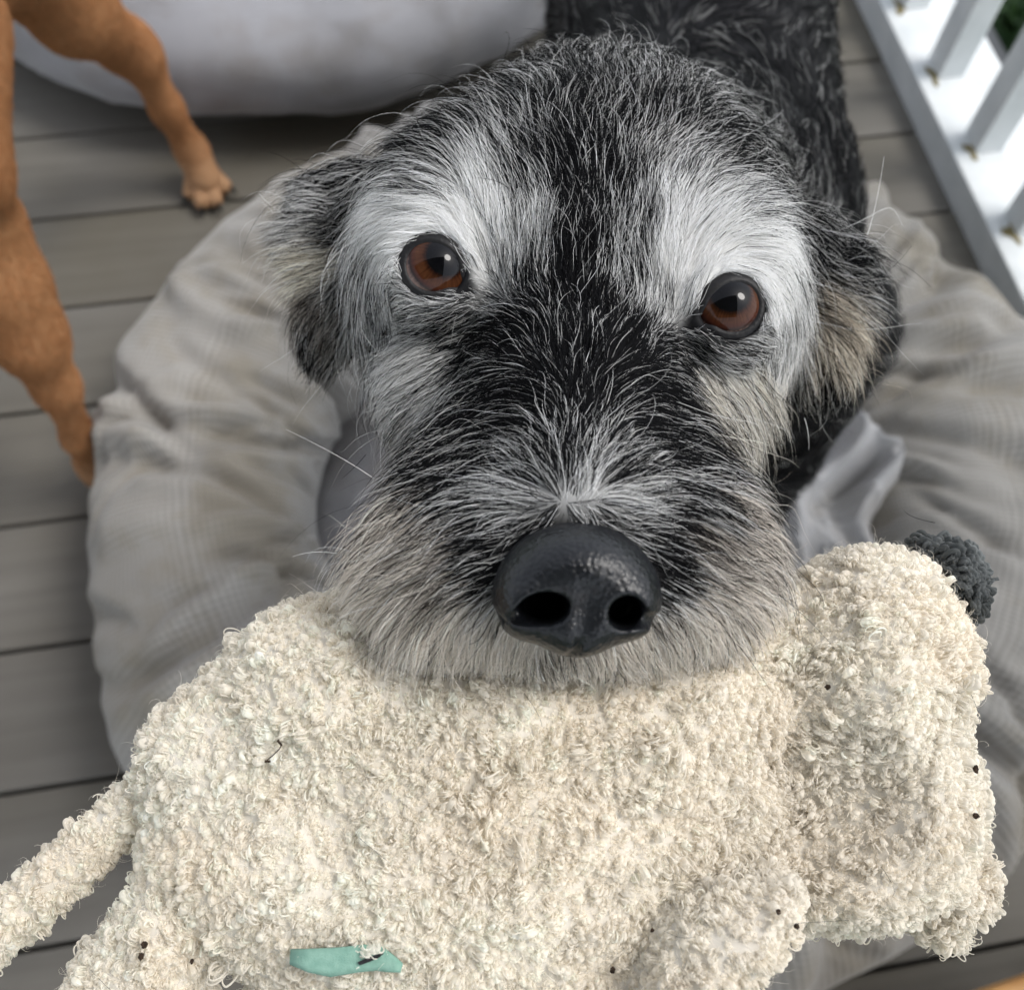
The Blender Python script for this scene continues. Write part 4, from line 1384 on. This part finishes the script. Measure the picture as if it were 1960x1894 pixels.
# ------------------------------------------------------------------ the tan dog
tan = empty('dog', G(-350, 400, 0.0))
tag(tan, 'tan short-haired dog whose legs stand on the deck', 'dog')
lo = np.array([-.62, .0, 0.0]); hi = np.array([-.02, 1.75, .85])
g = Grid((-1.25, -.25, -.005), (-.28, 1.55, .80), 0.0062)
def chain(pl, k=.02):
    for (p0, r0), (p1, r1) in zip(pl[:-1], pl[1:]):
        g.add(g.cone(p0, p1, r0, r1), k)
bodyA, bodyB = G(-560, -60, .50), G(-760, 760, .50)
chain([(bodyA, .105), (bodyB, .125)], .03)
tdir = nrm((bodyB - bodyA) * np.array([1, 1, 0]))
tlat = np.cross(tdir, ZZ)
chain([(bodyB + tdir * .02 + ZZ * .03, .09), (bodyB + tdir * .17 + ZZ * .13, .062), (bodyB + tdir * .25 + ZZ * .18, .06)], .03)
hd_ = bodyB + tdir * .27 + ZZ * .185
chain([(hd_, .062), (hd_ + tdir * .13 - ZZ * .03, .032)], .02)
chain([(bodyA - tdir * .06 + ZZ * .03, .03), (bodyA - tdir * .30 - ZZ * .02, .012)], .02)
LA = [(bodyA - ZZ * .04, .085), (G(0, -110, .40), 0.0492), (G(140, 20, .30), 0.0397), (G(235, 85, .215), 0.0270), (G(268, 110, .195), 0.0214), (G(320, 210, .12), 0.0163), (G(368, 290, .055), 0.0174), (G(392, 345, .026), 0.0210)]
chain(LA, .02)
g.add(g.cone(G(262, 70, .215), G(280, 95, .195), .014, .012), .010)
LB = [(bodyB - tdir * .16 - ZZ * .05, .080), (G(-80, 330, .42), 0.0270), (G(-28, 430, .36), 0.0262), (G(5, 545, .31), 0.0333), (G(55, 645, .262), 0.0285), (G(108, 740, .20), 0.0174), (G(152, 835, .11), 0.0138), (G(180, 885, .045), 0.0158), (G(192, 903, .026), 0.0191)]
chain(LB, .022)
g.add(g.cone(G(-80, 330, .42), G(-62, 40, .47), .034, .03), .02)
for bb, sgn in ((bodyA, 1), (bodyB, 1)):
    q = bb + tlat * .0 - ZZ * .05
    off_ = tlat * (.13 if (tlat @ RX) < 0 else -.13)
    f_ = q + off_ * .8
    kn = np.array([f_[0], f_[1], .28]); ft = np.array([f_[0], f_[1], .026])
    chain([(q + off_ * .3, .08), (kn, .035), (ft, .022), (ft + tdir * .05, .024)], .02)
TDV, TDQ = g.polygonise()
del g
# the near paw again, finer, with toes
pc = G(392, 345, .026)
g = Grid(G(375, 300, .05) - np.array([.055, .085, .052]), G(392, 345, .026) + np.array([.065, .075, .075]), .0018)
chain([(G(320, 210, .12), .0155), (G(368, 290, .055), .0170), (G(388, 333, .030), .0205)], .012)
toes = [(366, 368, .0108), (387, 386, .0108), (411, 381, .0108), (428, 356, .0108)]
for (u_, v_, r_) in toes:
    g.add(g.cone(G(388 + (u_ - 396) * .55, 340 + (v_ - 372) * .3, .026), G(u_, v_, .014), .0112, r_ * .93), .0014)
PV, PQ = g.polygonise()
del g
V = np.concatenate([smooth_mesh(TDV, TDQ, 3), smooth_mesh(PV, PQ, 2)])
Q = np.concatenate([TDQ, PQ + len(TDV)])
TANC, TANL, TAND = np.array([0.41, 0.21, 0.097]), np.array([0.46, 0.29, 0.17]), np.array([0.22, 0.085, 0.03])
def tan_col(p):
    f_ = np.clip(.5 + .7 * fbm(p * 14, 3, 2), 0, 1)[:, None]
    lowp = np.clip((.10 - p[:, 2:3]) / .09, 0, 1) * .75
    c = TANC * (1 - .35 * f_) + TAND * .35 * f_
    return c * (1 - lowp) + TANL * lowp
M_tan = mat_attr('tan_skin', 0.75, 0.2)
mesh('body', V, Q, M_tan, tan, cols=tan_col(V) * .85)
n = 60000
vis = lambda p, q: np.where(((p - CAM) @ RX / ((p - CAM) @ FW) > -.62) & ((q * (CAM - p)).sum(1) > -.05), 1.0, .03)
pos, nor = sample(V, Q, n, vis)
d = nrm(np.tile(-ZZ, (n, 1)) + .5 * np.stack([fbm(pos * 14, 2, q) for q in (5, 6, 7)], 1))
pts = grow(pos, nor, d, np.where(pos[:, 2] < .06, .0022, .0060) * np.exp(rng.normal(0, .25, n)), np.full(n, .28), 5, None, .04, .3, 20, .25)
cc = tan_col(pos) * np.exp(rng.normal(0, .18, (n, 1))) * 1.15
curves('short_fur', pts, radii(n, 5, np.full(n, 1.5e-4)), np.repeat(np.clip(cc, 0, .8)[:, None], 5, 1), M_hair, tan)
for (u_, v_, r_) in toes:
    a_ = G(u_, v_, .016)
    dr = nrm((G(u_, v_, .014) - G(385, 335, .026)) * np.array([1, 1, 0]))
    bm = bmesh.new()
    e_ = a_ + dr * .0155 - ZZ * .010
    s_ = a_ + dr * .009
    dd_ = Vector(e_ - s_)
    mt = Matrix.Translation(Vector((s_ + e_) / 2)) @ dd_.to_track_quat('Z', 'Y').to_matrix().to_4x4()
    bmesh.ops.create_cone(bm, cap_ends=True, segments=8, radius1=.0028, radius2=.0012, depth=dd_.length, matrix=mt)
    me = bpy.data.meshes.new('claw')
    bm.to_mesh(me); bm.free()
    link('claw', me, M_lid, tan)
